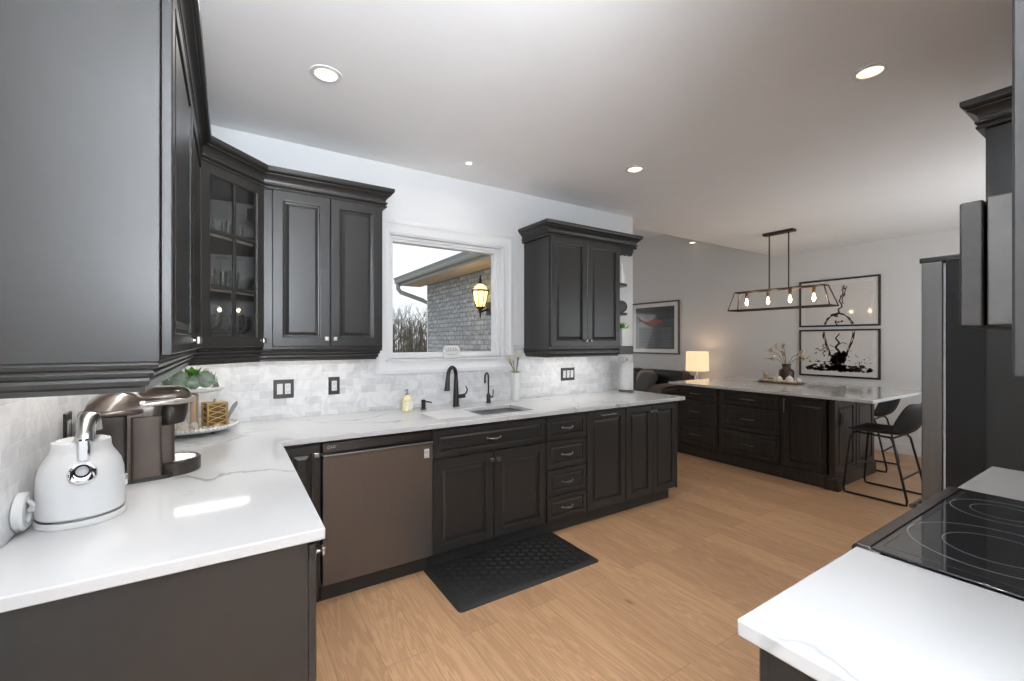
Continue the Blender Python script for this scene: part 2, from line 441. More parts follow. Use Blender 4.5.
    def cells(s, xs, ys, mask, z0, z1):
        """slab of plan cells with holes, sharing one outer skin"""
        nx, ny = len(xs)-1, len(ys)-1; V = {}
        def v(i, j, k):
            if (i, j, k) not in V: V[i, j, k] = s.b.verts.new((xs[i], ys[j], z1 if k else z0))
            return V[i, j, k]
        for i in range(nx):
            for j in range(ny):
                if not mask(i, j): continue
                s.b.faces.new([v(i, j, 1), v(i+1, j, 1), v(i+1, j+1, 1), v(i, j+1, 1)])
                s.b.faces.new([v(i, j, 0), v(i, j+1, 0), v(i+1, j+1, 0), v(i+1, j, 0)])
                for (di, dj, a, c) in ((-1, 0, (i, j+1), (i, j)), (1, 0, (i+1, j), (i+1, j+1)), (0, -1, (i, j), (i+1, j)), (0, 1, (i+1, j+1), (i, j+1))):
                    ii, jj = i+di, j+dj
                    if not (0 <= ii < nx and 0 <= jj < ny and mask(ii, jj)):
                        s.b.faces.new([v(*a, 0), v(*c, 0), v(*c, 1), v(*a, 1)])
        return s


class F:
    """a frame on a face: o corner, a along, b up, c outwards"""
    def __init__(s, o, a, b, c): s.o, s.a, s.b, s.c = Vector(o), Vector(a).normalized(), Vector(b).normalized(), Vector(c).normalized()
    def p(s, u, v, w): return s.o+s.a*u+s.b*v+s.c*w
    def at(s, u, v, w=0): return F(s.p(u, v, w), s.a, s.b, s.c)


WM = {}
def props(o, label, cat, group=None, kind=None):
    if label: o['label'] = label
    if cat: o['category'] = cat
    if group: o['group'] = group
    if kind: o['kind'] = kind
    return o


def thing(name, label, cat, loc=(0, 0, 0), rotz=0, group=None):
    o = bpy.data.objects.new(name, None); col.objects.link(o)
    o.empty_display_size = .05
    o.location = loc; o.rotation_euler = (0, 0, rotz)
    WM[o.name] = Matrix.Translation(loc) @ Matrix.Rotation(rotz, 4, 'Z')
    return props(o, label, cat, group)


def part(name, mb, m, parent=None, world=True, bevel=0, seg=2, sharp=38, sub=0, label=None):
    me = bpy.data.meshes.new(name)
    bmesh.ops.remove_doubles(mb.b, verts=mb.b.verts, dist=1e-6)
    bmesh.ops.recalc_face_normals(mb.b, faces=mb.b.faces)
    mb.b.to_mesh(me); mb.b.free()
    for p in me.polygons: p.use_smooth = True
    me.set_sharp_from_angle(angle=R(sharp))
    o = bpy.data.objects.new(name, me); col.objects.link(o); me.materials.append(m)
    if parent is not None:
        if world: me.transform(WM[parent.name].inverted())
        o.parent = parent; WM[o.name] = WM[parent.name]
    else: WM[o.name] = Matrix.Identity(4)
    if bevel:
        q = o.modifiers.new('bevel', 'BEVEL'); q.width = bevel; q.segments = seg; q.limit_method = 'ANGLE'; q.angle_limit = R(40)
    if sub:
        q = o.modifiers.new('smooth', 'SUBSURF'); q.levels = sub; q.render_levels = sub
    if label: o['label'] = label
    return o


def solo(name, mb, m, label, cat, loc=(0, 0, 0), group=None, rotz=0, **k):
    """a thing that is one mesh, built about its own base"""
    o = part(name, mb, m, None, **k)
    o.location = loc; o.rotation_euler = (0, 0, rotz)
    WM[o.name] = Matrix.Translation(loc) @ Matrix.Rotation(rotz, 4, 'Z')
    return props(o, label, cat, group)


def struct(name, mb, m, parent=None, **k):
    o = part(name, mb, m, parent, **k)
    if parent is None: o['kind'] = 'structure'
    return o


def copy_tree(o, parent=None):
    c = o.copy(); col.objects.link(c)
    if parent is not None: c.parent = parent
    for ch in list(o.children): copy_tree(ch, c)
    WM[c.name] = WM[o.name]
    return c


def text_mesh(body, size, f, depth=.0006):
    cu = bpy.data.curves.new('text', 'FONT'); cu.body = body; cu.size = size; cu.extrude = depth; cu.align_x = 'CENTER'; cu.align_y = 'CENTER'
    o = bpy.data.objects.new('text', cu); col.objects.link(o)
    dg = bpy.context.evaluated_depsgraph_get(); me = bpy.data.meshes.new_from_object(o.evaluated_get(dg))
    bpy.data.objects.remove(o)
    mb = MB(); mb.b.from_mesh(me)
    for v in mb.b.verts: v.co = f.p(v.co.x, v.co.y, v.co.z)
    return mb


# ------------------------------------------------------------------ measures of the place
YW, XL, ZC, CT = 3.21, -.47, 2.73, .915      # window wall, side wall, ceiling, worktop height
XF = 7.10                                     # far wall
# ------------------------------------------------------------------ the room
struct('floor', MB().box(-.6, 7.3, -2.8, 8.7, -.08, 0), M['floor'])
struct('ceiling', MB().box(-.6, 7.3, -1.5, 3.5, ZC, 2.97), M['ceil'])
struct('ceiling_living', MB().box(3.46, 4.6, 3.5, 8.7, 2.93, 2.97).box(4.6, 4.64, 3.5, 8.7, 2.93, 3.52).box(4.64, 7.3, 3.46, 8.7, 3.50, 3.52).box(4.64, 7.3, 3.46, 3.5, 2.97, 3.50).box(4.64, 7.3, 8.5, 8.62, 2.97, 3.50), M['ceil'])
struct('wall_left', MB().box(-.62, XL-.008, -2.8, 3.36, 0, ZC), M['wall'])
WX0, WX1, WZ0, WZ1 = .985, 1.975, 1.275, 2.225
b = MB()
b.box(-.62, WX0, YW+.008, 3.4, 0, ZC).box(WX1, 3.6, YW+.008, 3.4, 0, ZC).box(WX0, WX1, YW+.008, 3.4, 0, WZ0).box(WX0, WX1, YW+.008, 3.4, WZ1, ZC)
struct('wall_back', b, M['wall'])
struct('wall_far', MB().box(XF, XF+.12, -.3, 8.7, 0, 2.97).box(XF, XF+.12, 3.5, 8.7, 2.97, 3.50), M['wall'])
struct('wall_right', MB().box(.75, 4.5, -.32, -.2, 0, ZC).box(6.2, 7.2, -.32, -.2, 0, ZC).box(4.5, 6.2, -.32, -.2, 0, .7).box(4.5, 6.2, -.32, -.2, 2.2, ZC), M['wall'])
struct('wall_passage', MB().box(.75, .87, -1.45, -.32, 0, ZC), M['wall'])
struct('wall_rear', MB().box(-.6, -.41, -1.45, -1.33, 0, ZC).box(.69, .87, -1.45, -1.33, 0, ZC).box(-.41, .69, -1.45, -1.33, 2.2, ZC).box(-.41, .69, -1.45, -1.33, 0, .2), M['wall'])
struct('wall_living_end', MB().box(3.45, 4.05, 8.5, 8.62, 0, 2.97).box(5.95, 7.2, 8.5, 8.62, 0, 2.97).box(4.05, 5.95, 8.5, 8.62, 0, .8).box(4.05, 5.95, 8.5, 8.62, 2.2, 2.97), M['wall'])
struct('wall_living_side', MB().box(3.47, 3.6, 3.4, 8.62, 0, 2.97), M['wall'])
struct('baseboard_far', MB().box(XF-.016, XF, -.2, 8.5, 0, .13), M['trim'], bevel=.004)
struct('wall_backsplash_back', MB().box(XL, .905, YW, YW+.008, CT, 1.40).box(.905, 2.085, YW, YW+.008, CT, 1.24).box(2.085, 3.592, YW, YW+.008, CT, CT+.47), M['tile_b'])
struct('wall_backsplash_side', MB().box(XL-.008, XL, 1.2, YW+.008, CT, 1.40), M['tile_l'])
# living room window, seen only in reflections; dining window added for the fill light
for nm, f, W, H in (('window_2', F((4.05, 8.56, .8), (1, 0, 0), (0, 0, 1), (0, -1, 0)), 1.9, 1.4), ('window_added', F((4.5, -.26, .7), (1, 0, 0), (0, 0, 1), (0, 1, 0)), 1.7, 1.5)):
    b = MB(); b.obox(f, 0, W, 0, .05, -.02, .05).obox(f, 0, W, H-.05, H, -.02, .05).obox(f, 0, .05, 0, H, -.02, .05).obox(f, W-.05, W, 0, H, -.02, .05).obox(f, W/2-.025, W/2+.025, 0, H, -.02, .05)
    w = struct(nm, b, M['sash'])
    struct('window_pane', MB().obox(f, .04, W-.04, .04, H-.04, .0, .006), M['paneg'], w)

# ------------------------------------------------------------------ the kitchen window
fw = F((WX0, YW+.007, WZ0), (1, 0, 0), (0, 0, 1), (0, -1, 0)); WW, WH = WX1-WX0, WZ1-WZ0
b = MB(); cw = .10
prof = lambda: None
def casing(b, u0, u1, v0, v1, w):
    """picture-frame moulding: stepped rings round the opening"""
    rings = [(w, 0), (w, .016), (w-.012, .022), (w-.03, .022), (w-.036, .017), (.016, .012), (.006, .016), (0, .016), (0, -.0)]
    L = []
    for i, h in rings: L.append([fw.p(u0-i, v0-i, h), fw.p(u1+i, v0-i, h), fw.p(u1+i, v1+i, h), fw.p(u0-i, v1+i, h)])
    return b.loft(L, cap=False)
casing(b, 0, WW, 0, WH, cw)
win = struct('window_1', b, M['trim'])
b = MB()      # deep jambs
b.obox(fw, -.002, .012, 0, WH, -.16, .005).obox(fw, WW-.012, WW+.002, 0, WH, -.16, .005).obox(fw, 0, WW, WH-.012, WH+.002, -.16, .005).obox(fw, 0, WW, -.002, .01, -.16, .005)
struct('window_jamb', b, M['trim'], win)
b = MB(); L = []
for i, h in [(.012, -.04), (.030, -.04), (.032, -.05), (.050, -.053), (.056, -.075), (.056, -.10), (.012, -.10), (.012, -.04)]:
    L.append([fw.p(i, i, h), fw.p(WW-i, i, h), fw.p(WW-i, WH-i, h), fw.p(i, WH-i, h)])
b.loft(L, cap=False)
struct('window_sash', b, M['sash'], win)
struct('window_pane', MB().obox(fw, .05, WW-.05, .05, WH-.05, -.09, -.084), M['paneg'], win)
struct('window_stool', MB().obox(fw, -.02, WW+.02, -.004, .010, -.10, .034), M['trim'], win, bevel=.003)
b = MB().obox(fw, WW-.05, WW-.043, .13, .20, -.045, -.03); b.tube([fw.p(WW-.045, .17, -.03), fw.p(WW-.05, .16, -.012), fw.p(WW-.055, .115, -.010)], .005, 8)
struct('window_latch', b, M['sash'], win)

# ------------------------------------------------------------------ cabinet pieces
RING = lambda fwid, t=.02: [(0, 0), (0, t-.003), (.003, t), (fwid-.008, t), (fwid-.006, t+.002), (fwid-.001, t+.001), (fwid+.002, t-.009), (fwid+.009, t-.010), (fwid+.026, t-.002), (fwid+.029, t-.002)]
SLIM = lambda fwid, t=.02: [(0, 0), (0, t-.003), (.003, t), (fwid-.004, t), (fwid, t-.003), (fwid+.003, t-.008), (fwid+.007, t-.008), (fwid+.016, t-.002), (fwid+.018, t-.001)]


def front(name, parent, f, W, H, fwid=.058, m='cab', slim=False):
    return part(name, MB().rect_rings(f, W, H, (SLIM if slim else RING)(fwid)), M[m], parent, sharp=9)


def knob(parent, p, c, m='pewter', r=.013):
    """square cushion knob on a round neck"""
    d, u, w = ortho(c); p = Vector(p); b = MB()
    b.alathe([(.009, 0), (.009, .002), (.005, .004), (.0045, .014), (.007, .016)], p, d, 12)
    L = []
    for k, h in ((.6, .014), (1, .018), (1, .024), (.7, .028)):
        L.append([p+d*h+(u*a+w*e)*r*k for a, e in ((-1, -1), (1, -1), (1, 1), (-1, 1))])
    b.loft(L)
    return part('knob', b, M[m], parent, bevel=.0015)


def bow_pull(parent, f, L=.10, m='dpewter'):
    """arched pull with a swelling middle; f origin at the pull's middle on the front"""
    b = MB(); n = 14; path = []; rr = []
    for i in range(n+1):
        t = i/n; u = (t-.5)*L; path.append(f.p(u, -.003*math.sin(PI*t), .004+.022*math.sin(PI*t)**.6)); rr.append(.0035+.0045*math.sin(PI*t)**3)
    b.tube(path, rr, 8)
    for s in (-1, 1): b.alathe([(.008, 0), (.008, .003), (.005, .006)], f.p(s*L/2, 0, 0), f.c, 10)
    return part('pull', b, M[m], parent)


def bar_pull(parent, f, L=.14, m='dpewter', vert=False):
    b = MB(); q = (lambda u, w: f.p(0, u, w)) if vert else (lambda u, w: f.p(u, 0, w))
    b.tube([q(-L/2, .028), q(L/2, .028)], .005, 8)
    for s in (-1, 1): b.tube([q(s*L*.4, 0), q(s*L*.4, .028)], .0045, 8)
    return part('pull', b, M[m], parent)


CROWN = [(-.01, 2.283), (.020, 2.283), (.024, 2.287), (.024, 2.293), (.020, 2.297), (.015, 2.298), (.015, 2.302), (.022, 2.304), (.027, 2.309), (.027, 2.316), (.022, 2.320), (.017, 2.321), (.017, 2.326), (.021, 2.338), (.030, 2.350), (.042, 2.359), (.046, 2.361), (.046, 2.366), (.042, 2.368), (.052, 2.371), (.060, 2.378), (.063, 2.386), (.063, 2.402), (-.01, 2.402)]
RAIL = [(-.06, 1.372), (-.004, 1.372), (-.001, 1.366), (-.004, 1.358), (-.014, 1.354), (-.011, 1.347), (-.014, 1.339), (-.022, 1.335), (-.020, 1.328), (-.022, 1.318), (-.030, 1.313), (-.030, 1.302), (-.06, 1.302)]
UP = [(XL, 1.285), (-.135, 1.285), (-.135, 2.562), (.155, 2.852), (.835, 2.852), (.835, YW)]
ZB, ZT, DB, DT = 1.372, 2.295, 1.388, 2.285

# upper cabinet on the side wall, its end panel facing the camera
t = thing('upper_cabinet', 'tall charcoal wall cabinet whose plain end panel fills the upper corner above the kettle', 'cabinet', (XL, 1.285, ZB))
part('body', MB().box(XL, -.135, 1.285, 2.562, ZB, ZT), M['cab'], t, bevel=.002)
part('crown', MB().sweep(UP, CROWN, 0, 2), M['cab'], t, sharp=20)
part('light_rail', MB().sweep(UP, RAIL, 0, 2), M['cab'], t, sharp=20)
fl = F((-.1325, 1.297, DB), (0, 1, 0), (0, 0, 1), (1, 0, 0))
for k in range(2):
    d = front('door', t, fl.at(k*.630, 0), .624, DT-DB)
    knob(d, fl.p(k*.630+(.592 if k == 0 else .03), .035, .02), (1, 0, 0))
# diagonal corner cabinet with a glass door
P2, P3 = UP[2], UP[3]
poly = [(XL, YW), (XL, 2.563), P2, P3, (.154, YW)]
t = thing('corner_cabinet', 'diagonal charcoal corner wall cabinet with a six-pane glass door and glassware inside', 'cabinet', (XL, YW, ZB))
part('bottom_panel', MB().prism(poly, ZB, ZB+.018), M['cabin'], t)
part('top_panel', MB().prism(poly, ZT-.02, ZT), M['cab'], t)
part('back_panel', MB().box(XL, .154, YW-.012, YW-.002, ZB, ZT).box(XL, XL+.01, 2.575, YW, ZB, ZT), M['cabin'], t)
part('side_panel', MB().box(XL, -.14, 2.563, 2.575, ZB, ZT).box(.142, .154, 2.857, YW, ZB, ZT), M['cabin'], t)
inner = [(XL+.012, YW-.014), (XL+.012, 2.578), (-.150, 2.578), (.140, 2.868), (.140, YW-.014)]
SH = (1.690, 1.964)
for z in SH: part('shelf', MB().prism(inner, z-.018, z), M['cabin'], t)
s2 = math.sqrt(.5)
fd = F((P2[0], P2[1], 0), (s2, s2, 0), (0, 0, 1), (s2, -s2, 0)); DL = .4101
b = MB(); b.obox(fd, 0, .014, ZB, ZT, -.018, 0).obox(fd, DL-.014, DL, ZB, ZT, -.018, 0).obox(fd, 0, DL, ZB, DB+.02, -.018, 0).obox(fd, 0, DL, DT-.02, ZT, -.018, 0)
part('face_frame', b, M['cab'], t)
part('crown', MB().sweep(UP, CROWN, 2, 3), M['cab'], t, sharp=20)
part('light_rail', MB().sweep(UP, RAIL, 2, 3), M['cab'], t, sharp=20)
fo = fd.at(.008, DB, .001); DW_, DH_ = DL-.016, DT-DB; q = .055
b = MB(); L = []
for i, h in [(0, 0), (0, .017), (.003, .02), (q-.008, .02), (q, .014), (q, 0)]:
    L.append([fo.p(i, i, h), fo.p(DW_-i, i, h), fo.p(DW_-i, DH_-i, h), fo.p(i, DH_-i, h)])
b.loft(L, cap=False); L0 = L
door = part('door', b, M['cab'], t, sharp=25)
b = MB(); b.obox(fo, DW_/2-.008, DW_/2+.008, q, DH_-q, .004, .018)
for z in SH: b.obox(fo, q, DW_-q, z-.011-DB, z+.007-DB, .004, .0175)
part('muntin_grid', b, M['cab'], door, bevel=.002)
part('glass_pane', MB().obox(fo, q-.004, DW_-q+.004, q-.004, DH_-q+.004, .006, .009), M['glass'], door)
knob(door, fo.p(DW_-.022, .035, .02), fd.c, 'dpewter')
part('hinge', MB().obox(fd, .365, .395, 2.10, 2.16, -.06, -.02), M['blackpl'], t)

# upper cabinet beside the window
fb = F((0, 2.852, 0), (1, 0, 0), (0, 0, 1), (0, -1, 0))
t = thing('upper_cabinet', 'charcoal two-door wall cabinet between the glass corner cabinet and the window', 'cabinet', (.51, YW, ZB))
part('body', MB().box(.157, .835, 2.852, YW, ZB, ZT), M['cab'], t, bevel=.002)
part('crown', MB().sweep(UP, CROWN, 3, 5), M['cab'], t, sharp=20)
part('light_rail', MB().sweep(UP, RAIL, 3, 5), M['cab'], t, sharp=20)
for k, (x0, x1) in enumerate(((.205, .512), (.516, .823))):
    d = front('door', t, fb.at(x0, DB, .001), x1-x0, DT-DB)
    knob(d, fb.p((x1-.022) if k == 0 else x0+.022, DB+.045, .021), fb.c)
# upper cabinet right of the window with its open end shelf
UR = [(2.195, YW), (2.195, 2.852), (3.010, 2.852), (3.20, 2.852), (3.20, YW)]
t = thing('upper_cabinet', 'charcoal two-door wall cabinet between the window and the open end shelves', 'cabinet', (2.63, YW, ZB))
part('body', MB().box(2.195, 3.008, 2.852, YW, ZB-.06, ZT), M['cab'], t, bevel=.002)
part('crown', MB().sweep(UR, CROWN, 0, 2), M['cab'], t, sharp=20)
part('light_rail', MB().sweep(UR, [(o+.012, z-.018) for o, z in RAIL], 0, 2), M['cab'], t, sharp=20)
for k, (x0, x1) in enumerate(((2.205, 2.598), (2.602, 3.000))):
    d = front('door', t, fb.at(x0, DB-.015, .001), x1-x0, DT-DB+.015)
    knob(d, fb.p((x1-.022) if k == 0 else x0+.022, DB+.035, .021), fb.c, 'dpewter', .010)
t = thing('end_shelf_unit', 'charcoal open end shelves beside the wall cabinet, holding a plant and vases', 'shelf unit', (3.145, YW, ZB))
part('base_board', MB().box(3.010, 3.20, 2.852, YW-.002, ZB-.075, ZB), M['cab'], t, bevel=.003)
part('top_board', MB().box(3.010, 3.20, 2.852, YW-.002, 2.25, ZT), M['cab'], t)
for z in (1.685, 1.958):
    arc = [(3.010, YW-.003), (3.010, 2.862), (3.08, 2.862)] + [(3.08+.114*math.sin(a), 2.862+.10-.10*math.cos(a)) for a in [PI/2*k/8 for k in range(1, 9)]] + [(3.194, YW-.003)]
    part('shelf', MB().prism(arc, z-.02, z), M['cab'], t, bevel=.003)
part('crown', MB().sweep(UR, CROWN, 2, 4), M['cab'], t, sharp=20)
b = MB(); n = 24
for k in range(n):      # scalloped valance under the crown
    u0, u1 = 3.012+.18*k/n, 3.012+.18*(k+1)/n; h0, h1 = [.02+.016*abs(math.sin(PI*3*(u-3.012)/.18)) for u in (u0, u1)]
    b.faces([(u0, 2.856, 2.25), (u1, 2.856, 2.25), (u1, 2.856, 2.25-h1), (u0, 2.856, 2.25-h0), (u0, 2.871, 2.25), (u1, 2.871, 2.25), (u1, 2.871, 2.25-h1), (u0, 2.871, 2.25-h0)], [(0, 1, 2, 3), (7, 6, 5, 4), (3, 2, 6, 7)])
part('valance', b, M['cab'], t)

# ------------------------------------------------------------------ base cabinets along the window wall
fbase = F((0, 2.535, 0), (1, 0, 0), (0, 0, 1), (0, -1, 0))
BT, BB = .868, .108


def base(label, x0, x1, cat='cabinet'):
    t = thing('base_cabinet', label, cat, ((x0+x1)/2, YW, 0))
    part('body', MB().box(x0, x1, 2.536, YW-.005, .1, .884), M['cab'], t)
    part('toe_kick', MB().box(x0, x1-(.045 if x1 > 3.3 else 0), 2.572, 2.59, 0, .1), M['toe'], t)
    return t

G = .003
t = base('narrow charcoal base cabinet in the corner, half hidden by the worktop beside the dishwasher', .20, .410)
d = front('door', t, fbase.at(.228, BB), .178, BT-BB, .045)
knob(d, fbase.p(.384, BT-.05, .02), fbase.c)
t = base('charcoal sink base cabinet with one wide drawer front over two doors', 1.042, 1.916)
d = front('drawer_front', t, fbase.at(1.045, .694), .866, BT-.694, .038, slim=True); bow_pull(d, fbase.at(1.478, .78, .02))
for k, x0 in enumerate((1.045, 1.481)):
    d = front('door', t, fbase.at(x0, BB), .430, .684-BB); knob(d, fbase.p(x0+(.408 if k == 0 else .022), .635, .02), fbase.c, 'dpewter')
t = base('charcoal four-drawer base cabinet with dark bow pulls', 1.916, 2.306)
for z0, z1 in ((.694, BT), (.487, .684), (.292, .477), (BB, .282)):
    d = front('drawer', t, fbase.at(1.921, z0), .381, z1-z0, .035, slim=True); bow_pull(d, fbase.at(2.11, (z0+z1)/2, .02))
t = base('charcoal pull-out base cabinet with a single tall door and a bar pull on top', 2.306, 2.733)
d = front('door', t, fbase.at(2.311, BB), .418, BT-BB); bar_pull(d, fbase.at(2.52, BT-.028, .02), .16)
t = base('charcoal two-door base cabinet at the open end of the sink run', 2.733, 3.392)
for k, (x0, x1) in enumerate(((2.737, 3.056), (3.060, 3.375))):
    d = front('door', t, fbase.at(x0, BB), x1-x0, BT-BB, .052); knob(d, fbase.p((x1-.022) if k == 0 else x0+.022, BT-.05, .02), fbase.c, 'dpewter')
part('end_panel', MB().box(3.377, 3.395, 2.515, YW-.005, .1, .884), M['cab'], t)
# base cabinet of the side run, its end panel facing the camera
t = thing('base_cabinet', 'charcoal base cabinet whose plain end panel stands under the kettle worktop', 'cabinet', (-.14, 1.29, 0))
part('body', MB().box(XL, .178, 1.29, 2.5, .1, .884), M['cab'], t, bevel=.002)
part('toe_kick', MB().box(XL, .13, 1.292, 2.5, 0, .1), M['toe'], t)
ff = F((.179, 1.292, BB), (0, 1, 0), (0, 0, 1), (1, 0, 0))
for k in range(2):
    d = front('door', t, ff.at(k*.602, 0), .598, BT-BB); knob(d, ff.p(k*.602+(.03 if k == 0 else .03), BT-BB-.035, .02), (1, 0, 0), 'pewter', .011)
# dishwasher
t = thing('dishwasher', 'black stainless dishwasher with a pocket handle under the worktop', 'dishwasher', (.727, YW, 0))
part('tub', MB().box(.418, 1.036, 2.56, 3.15, .1, .88), M['blackpl'], t)
b = MB(); x0, x1 = .417, 1.037
pr = [(2.556, .112), (2.506, .112), (2.503, .118), (2.503, .780), (2.497, .793), (2.490, .806), (2.494, .812), (2.525, .800), (2.556, .798)]
b.loft([[(x, y, z) for y, z in pr] for x in (x0, x1)])
dd = part('door', b, M['bsteel'], t, sharp=30, bevel=.0012)
part('control_panel', MB().box(x0, x1, 2.522, 2.556, .818, .868), M['bsteel2'], t, bevel=.002)
fdw = F((0, 2.5215, 0), (1, 0, 0), (0, 0, 1), (0, -1, 0)); fdd = F((0, 2.5025, 0), (1, 0, 0), (0, 0, 1), (0, -1, 0))
b = text_mesh('LG', .019, fdw.at(.472, .846)); b.ring(fdw.p(.449, .846, .0006), .0075, .0010, 20, 6, axis=(0, 1, 0))
b.obox(fdw, .4475, .4485, .842, .850, 0, .001)
part('logo', b, M['sticker'], dd)
b = MB().obox(fdd, .985, 1.016, .715, .768, -.0005, .0008)
st = part('sticker', b, M['sticker'], dd)
b = text_mesh('LG', .016, fdd.at(1.0, .725, .0009)); b.ring(fdd.p(1.0, .748, .0012), .009, .0014, 18, 6, axis=(0, 1, 0)); b.ball(fdd.p(.997, .750, .0012), .002)
part('sticker_print', b, M['blackpl'], st)
part('toe_panel', MB().box(.414, 1.040, 2.575, 2.59, 0, .108), M['toe'], t)

# ------------------------------------------------------------------ worktops
xs = [XL, .218, 1.13, 1.888, 3.482]; ys = [1.268, 2.493, 2.622, 2.960, YW]
def lmask(i, j):
    if i == 0: return True
    if j == 0: return False
    return not (i == 2 and j == 2)
solo('worktop', MB().cells([x+.14 for x in xs], [y-2.2 for y in ys], lmask, 0, .031), M['quartz'], 'L-shaped white veined quartz worktop under the window, with the sink cut in', 'worktop', (-.14, 2.2, .884), bevel=.004, seg=3)
solo('worktop', MB().box(-.26, .262, -.33, .332, 0, .031), M['quartz'], 'white quartz worktop piece closest to the camera, before the cooktop', 'worktop', (1.036, .117, .884), bevel=.004, seg=3)
solo('worktop', MB().box(-.254, .256, -.325, .322, 0, .031), M['quartz'], 'small white quartz worktop piece between the cooktop and the fridge panel', 'worktop', (2.33, .117, .884), bevel=.004, seg=3)
# sink
t = thing('sink', 'grey undermount kitchen sink set into the worktop below the window', 'sink', (1.509, 2.79, .66))
b = MB(); L = []
for i, z in [(-.012, .884), (.0, .884), (.004, .70), (.02, .675)]:
    L.append([(1.13+i, 2.622+i, z), (1.888-i, 2.622+i, z), (1.888-i, 2.96-i, z), (1.13+i, 2.96-i, z)])
b.loft(L, cap=False); v = [(1.15, 2.642, .675), (1.868, 2.642, .675), (1.868, 2.94, .675), (1.15, 2.94, .675)]; b.faces(v, [(0, 1, 2, 3)])
part('bowl', b, M['grate'], t, bevel=.006)
part('drain', MB().lathe([(.045, 0), (.045, .004), (.03, .006), (.01, .003)], (1.6, 2.8, .676)), M['chrome'], t)
b = MB()
for k in range(26): b.tube([(1.47+k*.0162, 2.632, .874), (1.47+k*.0162, 2.945, .874)], .0045, 6)
solo('roll_up_rack', b, M['grate'], 'grey roll-up drying rack laid across the sink', 'drying rack', (0, 0, 0))
b = MB(); b.cells([1.131, 1.352, 1.374, 1.452], [2.624, 2.768, 2.784, 2.957], lambda i, j: not (i == 1 and j == 1), .899, .913)
solo('cutting_board', b, M['matwhite'], 'white cutting board with a finger hole, covering part of the sink', 'cutting board', (0, 0, 0), bevel=.003)

# ------------------------------------------------------------------ taps and things at the sink
t = thing('faucet', 'tall matte black pull-down kitchen faucet behind the sink', 'faucet', (1.470, 3.080, CT))
part('base_flange', MB().lathe([(.029, 0), (.029, .006), (.025, .012)]), M['black'], t, False)
dirx, diry = -.76, -.65
b = MB(); path = [(0, 0, .008), (0, 0, .10), (0, 0, .20)]; rr = [.0245, .021, .0165]
for k in range(0, 13):
    a = PI*k/12; r = .072; path.append((dirx*(r-r*math.cos(a)), diry*(r-r*math.cos(a)), .235+r*.98*math.sin(a))); rr.append(.0145)
b.tube(path, rr, 14)
part('spout', b, M['black'], t, False)
e = path[-1]
b = MB().cyl((e[0], e[1], e[2]+.005), (e[0]*1.12, e[1]*1.12, e[2]-.10), .015, .021)
part('spray_head', b, M['black'], t, False)
b = MB(); b.cyl((.012, 0, .075), (.075, .002, .078), .015, .016); b.tube([(.066, 0, .082), (.088, -.003, .10), (.096, -.004, .125), (.082, -.004, .152)], [.011, .009, .008, .006], 10, flat=.7)
part('lever', b, M['black'], t, False)
t = thing('water_tap', 'small matte black drinking water tap beside the tall faucet', 'tap', (1.779, 3.115, CT))
part('base_flange', MB().lathe([(.021, 0), (.021, .005), (.017, .009), (.016, .065), (.009, .075)]), M['black'], t, False)
b = MB(); path = [(0, 0, .05), (0, 0, .17)]
for k in range(13):
    a = PI*1.02*k/12; r = .042; path.append((dirx*(r-r*math.cos(a)), diry*(r-r*math.cos(a)), .205+r*math.sin(a)))
path.append((path[-1][0], path[-1][1], path[-1][2]-.035)); b.tube(path, .0072, 10)
part('spout', b, M['black'], t, False)
part('lever', MB().cyl((.01, 0, .045), (.042, 0, .047), .007).tube([(.038, 0, .045), (.044, 0, .075), (.044, 0, .105)], .0045, 8), M['black'], t, False)
t = thing('soap_dispenser', 'short matte black built-in soap pump beside the faucet', 'soap dispenser', (1.206, 3.08, CT))
part('collar', MB().lathe([(.022, 0), (.022, .005), (.016, .008), (.015, .05), (.0175, .052), (.0175, .068), (.012, .072)]), M['black'], t, False)
part('spout', MB().tube([(0, 0, .055), (.03, -.022, .056), (.05, -.036, .050)], .0055, 8), M['black'], t, False)
t = thing('soap_bottle', 'square amber hand soap bottle with a pump, near the single outlet', 'soap bottle', (1.075, 3.06, CT), R(20))
L = []
for r, z in ((.030, 0), (.034, .004), (.034, .085), (.030, .10), (.016, .112), (.013, .118)):
    k = .55 if r > .02 else .8
    L.append([(r*sx_, r*sy_, z) for sx_, sy_ in ((-1, -k), (-k, -1), (k, -1), (1, -k), (1, k), (k, 1), (-k, 1), (-1, k))])
part('bottle', MB().loft(L), M['soap'], t, False, bevel=.003)
part('printed_label', MB().box(-.024, .024, -.0352, -.0345, .02, .07).box(.0345, .0352, -.02, .02, .02, .075), M['petal'], t, False)
part('pump', MB().lathe([(.013, .118), (.013, .128), (.005, .13), (.004, .150), (.009, .152), (.009, .158)]).tube([(0, 0, .155), (-.02, -.01, .156), (-.033, -.016, .150)], .004, 8), M['dpewter'], t, False)
t = thing('flower_vase', 'tall plain white vase of cream flowers beside the window', 'vase', (2.035, 3.10, CT))
part('vase', MB().lathe([(.032, 0), (.036, .004), (.044, .20), (.046, .238), (.043, .24), (.041, .232), (.034, .03)], n=28), M['matwhite'], t, False)
b = MB(); rnd = random.Random(2)
for k in range(20):
    a = rnd.uniform(0, 6.28); b.leafblade((.02*math.cos(a), .02*math.sin(a), .235), (math.cos(a), math.sin(a), 1.2), rnd.uniform(.04, .06), .018, droop=.5)
part('leaves', b, M['leaf'], t, False)
tips = [(-.085, -.03, .37), (-.06, .02, .345), (.01, -.02, .38), (.035, .0, .405), (.05, .03, .36), (-.015, .03, .35)]
b = MB()
for x, y, z in tips: b.tube([(0, 0, .22), (x*.5, y*.5, .29), (x, y, z)], .0032, 6)
part('stems', b, M['stem'], t, False)
